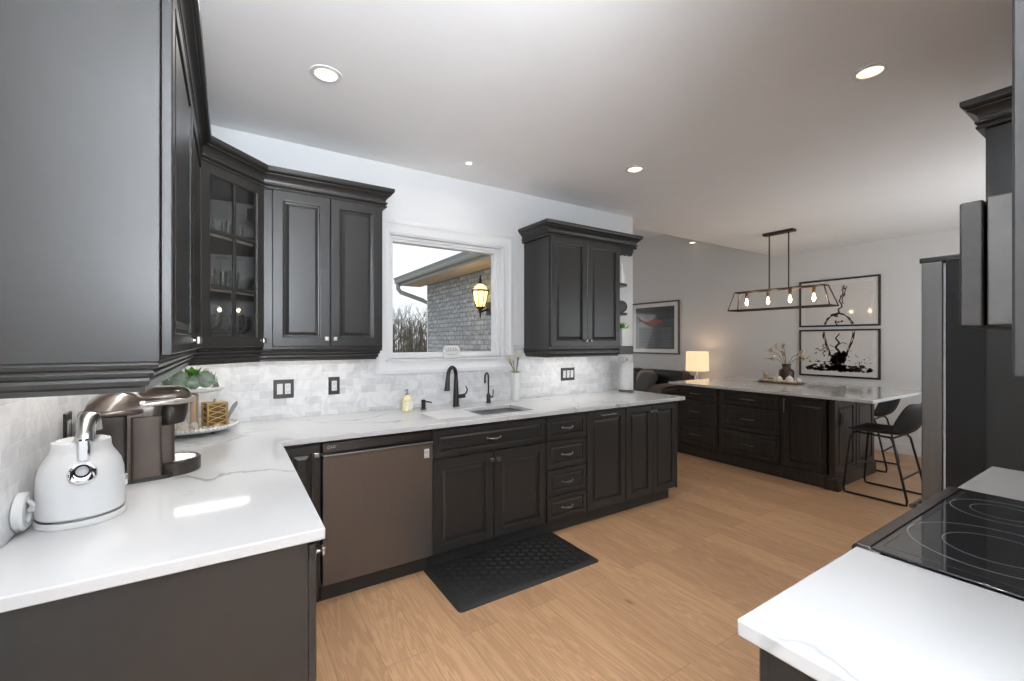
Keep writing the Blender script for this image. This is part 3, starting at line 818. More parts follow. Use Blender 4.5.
for x, y, z in tips:
    b = MB()
    for k in range(6):
        a = k*PI/3; b.leafblade((x, y, z-.012), (math.cos(a)*.7, math.sin(a)*.7, 1), .055, .034, droop=.1)
    part('bloom', b, M['petal'], t, False)
t = thing('paper_towel_holder', 'white paper towel roll on a steel stand at the end of the worktop', 'paper towel holder', (3.36, 3.085, CT))
part('base', MB().lathe([(.075, 0), (.078, .004), (.076, .012), (.01, .016)], n=32), M['steel'], t, False)
part('post', MB().cyl((0, 0, .01), (0, 0, .30), .006).ball((0, 0, .315), .017), M['chrome'], t, False)
part('towel_roll', MB().lathe([(.02, .018), (.066, .018), (.067, .022), (.067, .286), (.066, .29), (.02, .29)], n=36), M['towel'], t, False)
# word block on the window stool
t = thing('word_sign', 'small white word block standing on the window ledge behind the faucet', 'sign', (1.475, 3.178, WZ0+.011), R(-6))
L = []
for z, w, s in ((0, .062, 0), (.030, .060, 0), (.05, .066, .004), (.075, .064, .004), (.098, .050, 0)):
    L.append([(-w, -.012, z), (w+s, -.012, z), (w+s, .012, z), (-w, .012, z)])
part('block', MB().loft(L), M['matwhite'], t, False, bevel=.004)
b = MB()
path = [(-.052, -.013, .068)]
for k in range(60):
    u = k/59; path.append((-.05+.10*u-.008*math.sin(u*30), -.0135, .066+.016*math.sin(u*30+1.2)*(1 if int(u*9) % 2 else .55)))
b.tube(path, .0024, 6); b.tube([(-.04, -.0135, .03), (.0, -.0135, .027), (.045, -.0135, .031)], .002, 6)
part('script_lettering', b, M['pewter'], t, False)

# ------------------------------------------------------------------ switches and outlets
def plate(label, f, gangs, kinds):
    W = .073+.046*(gangs-1); H = .120
    t = thing('switch_plate' if 'rocker' in kinds else 'outlet_plate', label, 'switch' if 'rocker' in kinds else 'outlet', f.o, group=None)
    L = []
    for i, h in ((0, 0), (0, .004), (.003, .0065)): L.append([f.p(-W/2+i, -H/2+i, h), f.p(W/2-i, -H/2+i, h), f.p(W/2-i, H/2-i, h), f.p(-W/2+i, H/2-i, h)])
    part('plate', MB().loft(L), M['plate'], t)
    for k, kd in enumerate(kinds):
        u = (k-(gangs-1)/2)*.046
        b = MB()
        if kd == 'rocker':
            L = [[f.p(u-.0165, -.034, .006), f.p(u+.0165, -.034, .006), f.p(u+.0165, .034, .006), f.p(u-.0165, .034, .006)], [f.p(u-.0165, -.034, .008), f.p(u+.0165, -.034, .008), f.p(u+.0165, .034, .0115), f.p(u-.0165, .034, .0115)]]
            b.loft(L); part('rocker', b, M['white'], t, bevel=.001)
        else:
            b.obox(f, u-.0165, u+.0165, -.034, .034, .006, .0085)
            o = part('receptacle', b, M['white'], t, bevel=.001)
            b = MB()
            for s in (-1, 1):
                for q_ in (-1, 1): b.obox(f, u+q_*.006-.001, u+q_*.006+.001, s*.018-.004, s*.018+.005, .0085, .0089)
                b.cyl(f.p(u, s*.018-.010, .0085), f.p(u, s*.018-.010, .0089), .0025, n=8)
            part('slots', b, M['blackpl'], o)
    return t
fwall = F((0, YW-.0005, 0), (1, 0, 0), (0, 0, 1), (0, -1, 0))
plate('dark two-gang plate with a white rocker and outlet, under the two-door cabinet', fwall.at(.296, 1.108), 2, ('rocker', 'receptacle'))
plate('dark single outlet plate on the tile, between the two-gang plate and the soap bottle', fwall.at(.606, 1.112), 1, ('receptacle',))
plate('dark three-gang switch plate with white rockers, beside the paper towels', fwall.at(2.697, 1.107), 3, ('rocker', 'rocker', 'rocker'))
fside = F((XL+.0005, 2.085, 1.115), (0, 1, 0), (0, 0, 1), (1, 0, 0))
plate('dark outlet plate on the side wall tile, above the kettle lid', fside, 1, ('receptacle',))

# ------------------------------------------------------------------ under-cabinet lights
def led(label, a, c, z=1.356, w=.02):
    a, c = Vector((*a, z)), Vector((*c, z)); m_ = (a+c)/2; L_ = (c-a).length; ang = math.atan2(c.y-a.y, c.x-a.x)
    t = thing('cabinet_light', label, 'light', m_, ang, 'under-cabinet light bars')
    part('housing', MB().box(-L_/2, L_/2, -w/2, w/2, 0, .016), M['sticker'], t, False)
    part('diffuser', MB().box(-L_/2+.005, L_/2-.005, -w/2+.003, w/2-.003, -.004, .0), M['led'], t, False)
    light('led_glow', 'AREA', (0, 0, -.008), P_LED*L_/.5, NEUT, L_-.02, w, (0, 0, 0), t)
led('slim light bar under the glass corner cabinet', (-.36, 3.02), (.16, 3.02))
led('slim light bar under the two-door cabinet by the glass corner', (.22, 3.02), (.80, 3.02))
led('slim light bar under the cabinet beside the open end shelves', (2.26, 3.02), (3.02, 3.02), 1.295)
led('slim light bar under the long side wall cabinet', (-.33, 1.40), (-.33, 2.45))

# ------------------------------------------------------------------ kettle
t = thing('kettle', 'white retro electric kettle with a chrome handle on its base', 'kettle', (-.356, 1.722, CT), R(11))
sx_, sy_ = .79, .80
part('base_ring', MB().lathe([(.118, 0), (.121, .003), (.121, .012), (.117, .016), (.108, .018)], n=48, sx=sx_, sy=sy_), M['white'], t, False)
part('foot_band', MB().lathe([(.112, .016), (.116, .017), (.116, .020), (.112, .021)], n=48, sx=sx_, sy=sy_), M['dpewter'], t, False)
part('body', MB().lathe([(.112, .020), (.1185, .026), (.1190, .05), (.1180, .10), (.1150, .135), (.1080, .160), (.0960, .178), (.0860, .190), (.0805, .202), (.0795, .216), (.078, .222), (.073, .224), (.071, .220)], n=56, sx=sx_, sy=sy_), M['white'], t, False)
part('lid', MB().lathe([(.071, .216), (.071, .221), (.066, .226), (.03, .229), (.004, .230)], n=40, sx=sx_, sy=sy_), M['white'], t, False)
b = MB(); p = Vector((.002, -.081, .140)); d = Vector((0, -1, .55))
b.alathe([(.031, -.02), (.031, .010), (.028, .014), (.020, .012), (.019, .026), (.018, .031), (.013, .031), (.012, .008)], p, d, 28)
part('spout_ring', b, M['chrome'], t, False)
b = MB()
b.box(-.010, .018, -.080, -.056, .172, .236); part('handle_bracket', b, M['chrome'], t, False, bevel=.006)
b = MB(); path = []
for k in range(15):
    a = PI*(.02+.90*k/14); path.append((.006+.018*k/14, -.008-.058*math.cos(a), .226+.064*math.sin(a)))
b.tube(path, [.010]*4+[.011]*7+[.010]*4, 14, flat=2.0)
part('handle', b, M['pewter'], t, False)
b = MB(); b.tube([(x+.018, y, z) for x, y, z in path], .005, 10, flat=.6); part('handle_trim', b, M['chrome'], t, False)
b = MB(); b.box(.080, .098, -.02, .006, .075, .112); part('switch_lever', b, M['chrome'], t, False, bevel=.005)
b = MB(); b.alathe([(.045, 0), (.050, .004), (.050, .016), (.044, .022), (.030, .022), (.028, .016)], (0, 0, 0), (1, 0, .0), 32)
t2 = thing('plug_disc', 'round white plug disc on the tile beside the kettle base', 'plug', (XL+.001, 1.665, .972))
part('disc', b, M['white'], t2, False)
b = MB(); b.tube([(.020, 0, .03), (.032, .02, .0), (.036, .03, -.035), (.06, .02, -.050)], .006, 8); b.tube([(.022, .01, .0), (.035, .03, -.01), (.04, .05, -.045)], .006, 8)
part('cord', b, M['cord'], t2, False)

# ------------------------------------------------------------------ coffee maker
t = thing('coffee_maker', 'mocha brown single-serve coffee maker with a silver lever on the worktop', 'coffee maker', (-.275, 2.135, CT), R(9))
rr_ = lambda x0, x1, y0, y1, r, n=5: [(cx+r*math.cos(a+PI/2*k/n), cy+r*math.sin(a+PI/2*k/n)) for cx, cy, a in ((x1-r, y1-r, 0), (x0+r, y1-r, PI/2), (x0+r, y0+r, PI), (x1-r, y0+r, 3*PI/2)) for k in range(n+1)]
part('foot', MB().prism(rr_(-.165, .09, -.105, .105, .03), 0, .016), M['blackpl'], t, False)
b = MB(); L = []
for z, x0, x1, w in ((.016, -.165, .055, .105), (.20, -.165, .050, .102), (.245, -.165, .050, .100), (.285, -.150, .062, .095), (.310, -.12, .070, .080), (.320, -.08, .06, .05)):
    L.append([(x, y, z) for x, y in rr_(x0, x1, -w, w, .028)])
b.loft(L); part('body', b, M['brown'], t, False, sharp=50)
part('water_tank', MB().prism(rr_(-.160, -.045, -.122, -.09, .012), .012, .245), M['brown2'], t, False, bevel=.004)
part('side_panel', MB().prism(rr_(-.035, .05, -.116, -.09, .010), .014, .235), M['brown'], t, False, bevel=.004)
part('tank_lid', MB().prism(rr_(-.170, .0, -.128, .0, .03), .246, .262), M['brown'], t, False, bevel=.006)
b = MB(); L = []
for z, x0, x1, w in ((.262, -.03, .118, .078), (.272, -.04, .140, .086), (.300, -.05, .145, .088), (.318, -.06, .135, .080), (.330, -.05, .10, .06)):
    L.append([(x, y, z) for x, y in rr_(x0, x1, -w, w, .05)])
b.loft(L); part('head', b, M['brown'], t, False, sharp=50)
part('brew_funnel', MB().lathe([(.028, .185), (.045, .190), (.056, .225), (.060, .262)], (.082, 0, 0), 28), M['brown2'], t, False)
b = MB(); b.tube([(.0, -.092, .276), (.05, -.093, .279), (.10, -.088, .279), (.145, -.05, .278), (.155, 0, .278), (.145, .05, .278), (.10, .088, .279), (.0, .092, .276)], .0085, 10, flat=1.3)
b.alathe([(.014, 0), (.014, .01), (.008, .012)], (0, -.085, .276), (0, -1, 0), 16)
part('lever_handle', b, M['silver'], t, False)
part('column', MB().prism(rr_(.02, .092, -.07, .07, .015), .045, .19), M['brown'], t, False)
part('drip_tray', MB().lathe([(.080, .0), (.084, .004), (.084, .048), (.080, .052), (.074, .050), (.072, .046)], (.092, 0, 0), 32, 1.05, 1.12), M['brown2'], t, False)
b = MB()
for k in range(9): 
    y = -.064+.016*k; h = math.sqrt(max(.0, .072**2-y*y)); b.tube([(.092-h*.9, y, .050), (.092+h, y, .050)], .0028, 6)
part('drip_grate', b, M['dpewter'], t, False)

# ------------------------------------------------------------------ two-tier tray with decor in the corner
TX, TY = -.165, 2.985
t = thing('tiered_tray', 'two-tier white beaded tray on a wooden post in the worktop corner', 'tray', (TX, TY, CT))
part('lower_tray', MB().lathe([(.05, .020), (.185, .022), (.200, .030), (.205, .044), (.199, .046), (.192, .034), (.18, .030), (.05, .028)], n=48), M['matwhite'], t, False)
b = MB()
for k in range(64):
    a = 2*PI*k/64; b.ball((.203*math.cos(a), .203*math.sin(a), .040), .0085, n=8)
o = part('beaded_rim', b, M['matwhite'], t, False); 
for a in (0, PI/2, PI, 3*PI/2):
    part('foot', MB().lathe([(.010, 0), (.014, .006), (.009, .014), (.014, .022)], (.13*math.cos(a-.8), .13*math.sin(a-.8), 0), 14), M['matwhite'] if a != 0 else M['dpewter'], t, False)
part('post', MB().lathe([(.018, .03), (.022, .05), (.019, .07), (.020, .19), (.022, .205), (.012, .22), (.012, .235)], n=18), M['lwood'], t, False)
part('upper_tray', MB().lathe([(.02, .226), (.125, .228), (.140, .236), (.143, .250), (.138, .251), (.132, .240), (.12, .236), (.02, .234)], n=40), M['matwhite'], t, False)
part('bead_handle', MB().lathe([(.008, .23), (.010, .26), (.008, .29), (.016, .300), (.018, .312), (.012, .322), (.017, .330), (.015, .342), (.006, .350)], n=16), M['lwood'], t, False)
Z0, Z1 = CT+.031, CT+.237
b = MB()
for (x, y, z, r) in ((-.08, -.08, .0, .03), (-.115, -.01, 0, .027), (-.07, -.02, .035, .026), (-.035, -.11, 0, .028), (-.13, .05, 0, .025), (-.02, -.07, .03, .022)):
    pass
for i, (x, y, r) in enumerate(((-.085, -.085, .028), (-.120, -.015, .026), (-.040, -.125, .026), (-.130, .055, .024), (-.065, -.035, .022), (.005, -.095, .022))):
    b = MB(); b.ball((0, 0, r*.92), r, 1, .9, .92, 18)
    solo('pebble_ball', b, M['stone'], ['largest pale ball beside the coffee maker head', 'pale ball tucked behind the coffee maker', 'pale ball at the front rim of the lower tray', 'pale ball at the back of the lower tray', 'small pale ball against the wooden post', 'small pale ball beside the gold lantern'][i], 'decor ball', (TX+x, TY+y, Z0), 'decor balls on the lower tray')
b = MB()
for k in range(22):
    a = -2.4+k*.135; rr2 = .152+.012*math.sin(k*1.3); b.ball((TX+rr2*math.cos(a), TY+rr2*math.sin(a), Z0+.010), .010, n=10)
solo('bead_garland', b, M['beige'], 'beige wooden bead garland curled round the lower tray', 'garland')
t = thing('lantern', 'small gold lattice lantern on the lower tray', 'lantern', (TX+.095, TY-.045, Z0), R(18))
b = MB(); w = .046; h = .135
for sx2, sy2 in ((-1, -1), (1, -1), (1, 1), (-1, 1)): b.box(sx2*w-.004, sx2*w+.004, sy2*w-.004, sy2*w+.004, 0, h)
for z in (0, h-.006): b.box(-w, w, -w, w, z, z+.006)
part('frame', b, M['gold'], t, False)
b = MB()
for s in (-1, 1):
    for k in range(4):
        z0 = .006+k*.031
        for q_ in (-1, 1):
            b.tube([(-w*q_, s*w, z0), (w*q_, s*w, z0+.031)], .0025, 6); b.tube([(s*w, -w*q_, z0), (s*w, w*q_, z0+.031)], .0025, 6)
part('lattice', b, M['gold'], t, False)
part('inner_panel', MB().box(-w+.005, w-.005, -w+.005, w-.005, .006, h-.006), M['brass'], t, False)
part('finial', MB().lathe([(.012, h), (.006, h+.006), (.008, h+.014), (.002, h+.02)], n=10), M['gold'], t, False)
b = MB(); L = []
for z, w_, th in ((0, .008, .002), (.06, .010, .002), (.11, .013, .002), (.13, .004, .002)): L.append([(.5*z-w_, -th, z), (.5*z+w_, -th, z), (.5*z+w_, th, z), (.5*z-w_, th, z)])
solo('butter_spreader', MB().loft(L), M['steel'], 'grey steel spreader leaning at the rim of the lower tray', 'spreader', (TX+.135, TY-.02, Z0), bevel=.001)
rnd = random.Random(5)
def rosette(r, n, seed):
    """an artichoke-like head of overlapping pointed leaves"""
    b = MB(); q_ = random.Random(seed)
    b.ball((0, 0, r*.95), r*.72, sz=1.0)
    for ring_ in range(6):
        el = -.5+.38*ring_; m = n if ring_ < 4 else n-3
        for k in range(m):
            a = 2*PI*(k+.5*ring_)/m; o = Vector((math.cos(a)*math.cos(el), math.sin(a)*math.cos(el), math.sin(el)))
            up_ = Vector((-math.cos(a)*math.sin(el), -math.sin(a)*math.sin(el), math.cos(el)))
            b.leafblade(Vector((0, 0, r*.95))+o*r*.66-up_*r*.15, up_+o*.45, r*.62, r*.62, up=o, droop=0, th=.003)
    return b
for i, (x, y, r) in enumerate(((-.055, -.085, .055), (.055, -.075, .055), (.0, -.10, .042), (-.10, -.02, .045))):
    solo('succulent', rosette(r, 9, i), M['succ'], ['sage succulent at the coffee maker side of the upper tray', 'sage succulent beside the metal figurine', 'small sage succulent at the front of the upper tray', 'sage succulent at the back of the upper tray'][i], 'succulent', (TX+x, TY+y, Z1), 'succulents on the upper tray')
b = MB()
for k in range(9):
    a = rnd.uniform(0, 6.28); el = rnd.uniform(.5, 1.3); b.leafblade((0, 0, .0), (math.cos(a)*math.cos(el), math.sin(a)*math.cos(el), math.sin(el)), rnd.uniform(.075, .10), .046, droop=.15, th=.002)
solo('leaf_cluster', b, M['leaf'], 'bright green leaf cluster against the bead handle', 'leaves', (TX-.005, TY-.05, Z1+.055))
b = MB()
for k in range(7):
    a = rnd.uniform(0, 6.28); el = rnd.uniform(.4, 1.2); b.leafblade((0, 0, .0), (math.cos(a)*math.cos(el), math.sin(a)*math.cos(el), math.sin(el)), rnd.uniform(.07, .09), .042, droop=.2, th=.002)
solo('leaf_cluster', b, M['leaf'], 'bright green leaf cluster at the cabinet side of the upper tray', 'leaves', (TX-.085, TY-.06, Z1+.06))
b = MB(); L = []
for z, w_ in ((0, .022), (.008, .022), (.010, .018), (.03, .010), (.06, .005), (.095, .002)): L.append([(-w_, -w_, z), (w_, -w_, z), (w_, w_, z), (-w_, w_, z)])
b.loft(L)
solo('metal_figurine', b, M['dpewter'], 'slender dark metal spire figurine on the upper tray', 'figurine', (TX+.10, TY+.0, Z1), bevel=.001)

# ------------------------------------------------------------------ glassware in the corner cabinet
def tumbler(h=.10, r=.036):
    return MB().lathe([(r*.8, 0), (r*.84, .003), (r, h), (r*.95, h), (r*.79, .012), (.003, .010)], n=22, cap=True)
def wineglass(h=.20, R_=.045):
    return MB().lathe([(.034, 0), (.034, .002), (.006, .006), (.0045, h*.36), (.008, h*.40), (R_*.7, h*.50), (R_, h*.68), (R_*.95, h*.82), (R_*.75, h), (R_*.72, h), (R_*.92, h*.82), (R_*.97, h*.68), (R_*.67, h*.51), (.004, h*.43)], n=26)
proto = solo('wine_glass', wineglass(), M['ware'], 'large clear balloon wine glass on the bottom shelf of the corner cabinet', 'glass', (-.082, 2.685, ZB+.018), 'wine glasses in the corner cabinet')
proto.scale = (1.15, 1.15, 1.05)
for x, y, lab in ((-.02, 2.80, 'clear wine glass behind the balloon glass on the bottom shelf'), (.04, 2.865, 'clear wine glass behind the second glass column, bottom shelf'), (.07, 2.99, 'clear wine glass deep in the bottom shelf corner')):
    c = proto.copy(); col.objects.link(c); c.location = (x, y, ZB+.018); c.scale = (.85, .85, .9); c['label'] = lab
tp = solo('tumbler', tumbler(), M['ware'], 'clear tumbler at the door end of the middle shelf', 'glass', (-.095, 2.685, SH[0]), 'tumblers in the corner cabinet')
for x, y, k, lab in ((-.03, 2.74, 0, 'clear tumbler in front on the middle shelf'), (-.07, 2.80, 0, 'clear tumbler in the second row of the middle shelf'), (.01, 2.82, 0, 'clear tumbler beside the glass bowl'), (-.10, 2.69, 1, 'clear tumbler at the door end of the top shelf'), (-.045, 2.72, 1, 'clear tumbler second along the top shelf'), (-.06, 2.81, 1, 'clear tumbler in the second row of the top shelf'), (.03, 2.80, 1, 'clear tumbler behind the muntin on the top shelf')):
    c = tp.copy(); col.objects.link(c); c.location = (x, y, SH[k]); c['label'] = lab
    if k: c.scale = (.95, .95, .8)
solo('glass_bowl', MB().lathe([(.030, 0), (.034, .004), (.062, .05), (.070, .085), (.067, .085), (.059, .05), (.028, .008)], n=28), M['ware'], 'round clear glass bowl on the middle shelf', 'bowl', (.055, 2.89, SH[0]))
solo('glass_dish', MB().lathe([(.03, 0), (.05, .01), (.06, .035), (.057, .035), (.045, .012), (.005, .008)], n=26), M['ware'], 'low clear dish on the top shelf near the hinge', 'dish', (.062, 2.90, SH[1]))
# things on the open end shelves
t = thing('potted_plant', 'green succulent in a white square pot on the end shelves', 'plant', (3.125, 2.925, ZB+.001))
L = [[(-w_, -w_, z), (w_, -w_, z), (w_, w_, z), (-w_, w_, z)] for z, w_ in ((0, .042), (.16, .054), (.165, .054), (.165, .048), (.145, .047))]
part('pot', MB().loft(L), M['matwhite'], t, False, bevel=.004)
part('soil', MB().box(-.046, .046, -.046, .046, .13, .150), M['stem'], t, False)
b = MB(); rnd = random.Random(8)
for k in range(14):
    a = k*2.4; el = .3+.08*k; b.leafblade((0, 0, .145), (math.cos(a)*math.cos(el), math.sin(a)*math.cos(el), math.sin(el)), .085, .04, droop=.05, th=.003)
part('leaves', b, M['leaf'], t, False)
t = thing('shelf_ornament', 'small round black ornament on the middle of the end shelves', 'ornament', (3.12, 2.935, 1.686), R(-40))
part('case', MB().alathe([(.055, 0), (.058, .004), (.058, .046), (.055, .05)], (0, .025, .058), (0, -1, 0), 32), M['black'], t, False)
part('inset', MB().alathe([(.048, 0), (.048, .002)], (0, -.025, .058), (0, -1, 0), 32), M['blackpl'], t, False)
solo('bottle_vase', MB().lathe([(.030, 0), (.034, .005), (.036, .08), (.020, .12), (.013, .15), (.013, .19), (.017, .2), (.014, .2), (.010, .15), (.030, .01)], n=26), M['matwhite'], 'slim white bottle vase on the top of the end shelves', 'vase', (3.13, 2.93, 1.959))

# ------------------------------------------------------------------ anti-fatigue mat
t = thing('floor_mat', 'black rubber anti-fatigue mat on the floor before the sink cabinet', 'mat', (1.505, 2.325, 0))
MX, MY = .500, .262
pl = [(x, y) for x, y in rr_(-MX, MX, -MY, MY, .025)]
b = MB().loft([[(x*k, y*k2, z) for x, y in pl] for k, k2, z in ((1, 1, .001), (1, 1, .005), (.965, .93, .017))])
part('pad', b, M['rubber'], t, False)
b = MB()
s = .062
for i in range(-9, 10):
    for j in range(-5, 6):
        x = i*s*.86*1.0; y = j*s+(.5*s if i % 2 else 0)
        if abs(x) < MX-.05 and abs(y) < MY-.045:
            for k in range(3):
                a = PI/6+k*PI/3
                b.tube([(x-.022*math.cos(a), y-.022*math.sin(a), .0172), (x+.022*math.cos(a), y+.022*math.sin(a), .0172)], .0022, 5)
part('tread_pattern', b, M['rubber'], t, False)

# ------------------------------------------------------------------ the cooking side
t = thing('base_cabinet', 'charcoal base cabinet under the worktop piece closest to the camera', 'cabinet', (1.05, -.2, 0))
part('body', MB().box(.80, 1.30, -.19, .405, .1, .884), M['cab'], t, bevel=.002)
part('toe_kick', MB().box(.80, 1.30, -.19, .35, 0, .1), M['toe'], t)
fr = F((1.30, .406, 0), (-1, 0, 0), (0, 0, 1), (0, 1, 0))
d = front('door', t, fr.at(.005, BB), .488, .684-BB); knob(d, fr.p(.03, .64, .02), fr.c, 'dpewter')
d = front('drawer', t, fr.at(.005, .694), .488, BT-.694, .035, slim=True); bow_pull(d, fr.at(.25, .78, .02))
t = thing('base_cabinet', 'charcoal base cabinet between the range and the fridge panel', 'cabinet', (2.35, -.2, 0))
part('body', MB().box(2.075, 2.58, -.19, .405, .1, .884), M['cab'], t, bevel=.002)
part('toe_kick', MB().box(2.075, 2.58, -.19, .35, 0, .1), M['toe'], t)
fr2 = F((2.58, .406, 0), (-1, 0, 0), (0, 0, 1), (0, 1, 0))
d = front('door', t, fr2.at(.005, BB), .492, .684-BB); knob(d, fr2.p(.03, .64, .02), fr2.c, 'dpewter')
d = front('drawer', t, fr2.at(.005, .694), .492, BT-.694, .035, slim=True); bow_pull(d, fr2.at(.25, .78, .02))
# slide-in range
t = thing('range', 'slide-in range with a black glass cooktop between the white worktop pieces', 'range', (1.687, .1, 0))
part('body', MB().box(1.302, 2.070, -.18, .42, .08, .895), M['bsteel2'], t)
part('oven_door', MB().box(1.306, 2.066, .42, .462, .20, .78), M['bsteel2'], t, bevel=.005)
part('oven_handle', MB().tube([(1.36, .50, .74), (2.01, .50, .74)], .011, 12).tube([(1.40, .46, .74), (1.40, .50, .74)], .008, 8).tube([(1.97, .46, .74), (1.97, .50, .74)], .008, 8), M['bsteel'], t)
part('toe_panel', MB().box(1.306, 2.066, -.15, .40, 0, .2), M['toe'], t)
pr = [(.400, .80), (.448, .80), (.456, .88), (.458, .912), (.450, .922), (.420, .9245), (.418, .918), (.400, .915)]
part('front_trim', MB().loft([[(x, y, z) for y, z in pr] for x in (1.297, 2.075)]), M['bsteel2'], t, bevel=.002)
part('cooktop_glass', MB().box(1.297, 2.075, -.19, .420, .9165, .9225), M['ckglass'], t, bevel=.0025)
def flat_ring(b, cx, cy, r, w=.0022, n=72, z=.9227):
    return b.loft([[(cx+q_*math.cos(2*PI*i/n), cy+q_*math.sin(2*PI*i/n), z) for i in range(n)] for q_ in (r-w/2, r+w/2)], cap=False)
for cx, cy, r, r2 in ((1.54, .25, .160, .095), (1.885, .295, .110, .068), (1.86, -.04, .115, .075), (1.50, -.07, .085, .05)):
    b = MB(); flat_ring(b, cx, cy, r); flat_ring(b, cx, cy, r2, .0016); part('burner_ring', b, M['ring'], t)
b = MB()
for x, y in ((1.33, .41), (2.04, .41)): b.box(x-.05, x+.05, y, y+.0015, .9225, .9228)
part('glass_edge_line', MB().box(1.335, 2.04, .405, .4065, .9225, .9228).box(1.335, 1.3365, -.17, .405, .9225, .9228), M['bsteel2'], t)
# upper cabinet at the picture's edge, microwave, panel, fridge
t = thing('upper_cabinet', 'charcoal wall cabinet at the picture edge beside the microwave', 'cabinet', (1.07, -.2, ZB))
part('body', MB().box(.858, 1.298, -.19, .107, ZB, ZT), M['cab'], t, bevel=.002)
NR = [(.858, -.19), (.858, .107), (1.298, .107)]
NRr = NR[::-1]
part('crown', MB().sweep(NRr, CROWN), M['cab'], t, sharp=20)
part('light_rail', MB().sweep(NRr, RAIL), M['cab'], t, sharp=20)
fn = F((1.298, .108, DB-.014), (-1, 0, 0), (0, 0, 1), (0, 1, 0))
d = front('door', t, fn.at(.004, 0), .432, DT-DB+.014); knob(d, fn.p(.03, .04, .02), fn.c)
t = thing('microwave', 'stainless over-the-range microwave with a dark door edge', 'microwave', (1.69, -.2, 1.45))
part('body', MB().box(1.306, 2.066, -.19, .228, 1.452, 1.716), M['mwbody'], t, bevel=.003)
part('door', MB().box(1.304, 1.88, .232, .268, 1.450, 1.712), M['mwdoor'], t, bevel=.004)
part('control_panel', MB().box(1.884, 2.068, .232, .268, 1.450, 1.712), M['ckglass'], t, bevel=.004)
part('door_handle', MB().tube([(1.84, .305, 1.49), (1.84, .305, 1.67)], .009, 10).tube([(1.84, .265, 1.50), (1.84, .305, 1.50)], .007, 8).tube([(1.84, .265, 1.66), (1.84, .305, 1.66)], .007, 8), M['steel'], t)
t = thing('upper_cabinet', 'short charcoal wall cabinet above the microwave', 'cabinet', (1.69, -.2, 1.72))
part('body', MB().box(1.302, 2.07, -.19, .115, 1.72, ZT), M['cab'], t)
part('crown', MB().sweep([(2.07, .115), (1.302, .115)], CROWN), M['cab'], t, sharp=20)
fn2 = F((2.07, .116, 1.735), (-1, 0, 0), (0, 0, 1), (0, 1, 0))
for k in range(2): 
    d = front('door', t, fn2.at(.004+.382*k, 0), .378, DT-1.735); knob(d, fn2.p(.36 if k == 0 else .41, .03, .02), fn2.c)
t = thing('fridge_cabinet', 'charcoal cabinet and tall side panel wrapping the fridge, with crown on top', 'cabinet', (2.62, -.2, 0))
part('side_panel', MB().box(2.588, 2.640, -.19, .455, 0, ZT), M['cab'], t, bevel=.002)
part('body', MB().box(2.640, 3.62, -.19, .435, 1.86, ZT), M['cab'], t)
part('crown', MB().sweep([(3.62, .455), (2.588, .455), (2.588, -.19)], CROWN), M['cab'], t, sharp=20)
fn3 = F((3.62, .436, 1.875), (-1, 0, 0), (0, 0, 1), (0, 1, 0))
for k in range(2):
    d = front('door', t, fn3.at(.006+.488*k, 0), .48, DT-1.875); knob(d, fn3.p(.46 if k == 0 else .52, .03, .02), fn3.c)
t = thing('refrigerator', 'stainless french-door refrigerator with black sides beyond the range', 'refrigerator', (3.13, .2, 0))
part('body', MB().box(2.668, 3.575, -.18, .592, .03, 1.785), M['fridge'], t, bevel=.006)
def dprofile(x0, x1, left):
    pts = [(x0, .600), (x1, .600)]
    n = 10; arc = []
    for k in range(n+1):
        u = k/n; x = x1+(x0-x1)*u; s = (x-2.668)/(3.575-2.668); arc.append((x, .672+.022*math.sin(PI*s)))
    return pts+arc
for x0, x1, z0, z1, nm in ((2.668, 3.120, .70, 1.775, 'door'), (3.124, 3.575, .70, 1.775, 'door'), (2.668, 3.575, .06, .69, 'freezer_drawer')):
    d = part(nm, MB().prism(dprofile(x0, x1, 0), z0, z1), M['steel'], t, bevel=.004, sharp=50)
    b = MB()
    if nm == 'door':
        hx = 3.07 if x0 < 3 else 3.175; b.tube([(hx, .735, .80), (hx, .745, 1.2), (hx, .735, 1.62)], .012, 10)
        for z in (.83, 1.59): b.tube([(hx, .68, z), (hx, .737, z)], .009, 8)
    else:
        b.tube([(2.78, .735, .62), (3.46, .735, .62)], .012, 10)
        for x in (2.82, 3.42): b.tube([(x, .67, .62), (x, .735, .62)], .009, 8)
    part('handle', b, M['steel'], d)
part('door_gasket', MB().box(2.676, 3.568, .590, .602, .07, 1.765), M['sticker'], t)
for x in (2.67, 3.48): part('hinge_cover', MB().box(x, x+.09, .54, .68, 1.776, 1.800), M['blackpl'], t, bevel=.004)
for x in (2.69, 3.5):
    for y in (-.16, .52): part('foot', MB().box(x, x+.05, y, y+.06, 0, .03), M['blackpl'], t)

# ------------------------------------------------------------------ island
IT = .895
solo('worktop', MB().box(-.74, .74, -1.075, 1.075, 0, .030), M['quartz'], 'long white quartz top of the dark island', 'worktop', (5.51, 2.595, IT-.03), bevel=.004, seg=3)
t = thing('island', 'espresso stained kitchen island with six drawers and one door', 'island', (5.34, 2.7, 0))
part('body', MB().box(4.831, 5.86, 1.86, 3.59, .10, IT-.031), M['esp'], t)
part('plinth', MB().box(4.815, 5.875, 1.845, 3.605, 0, .115).box(4.822, 5.868, 1.852, 3.598, .115, .130), M['esp'], t, bevel=.003)
fi = F((4.830, 3.585, 0), (0, -1, 0), (0, 0, 1), (-1, 0, 0))
for ub, W in ((.02, .545), (.618, .640)):
    for z0, z1 in ((.705, .845), (.422, .690), (.140, .408)):
        d = front('drawer', t, fi.at(ub, z0), W, z1-z0, .038, 'esp', slim=True); bar_pull(d, fi.at(ub+W/2, (z0+z1)/2, .02), .15, 'dpewter')
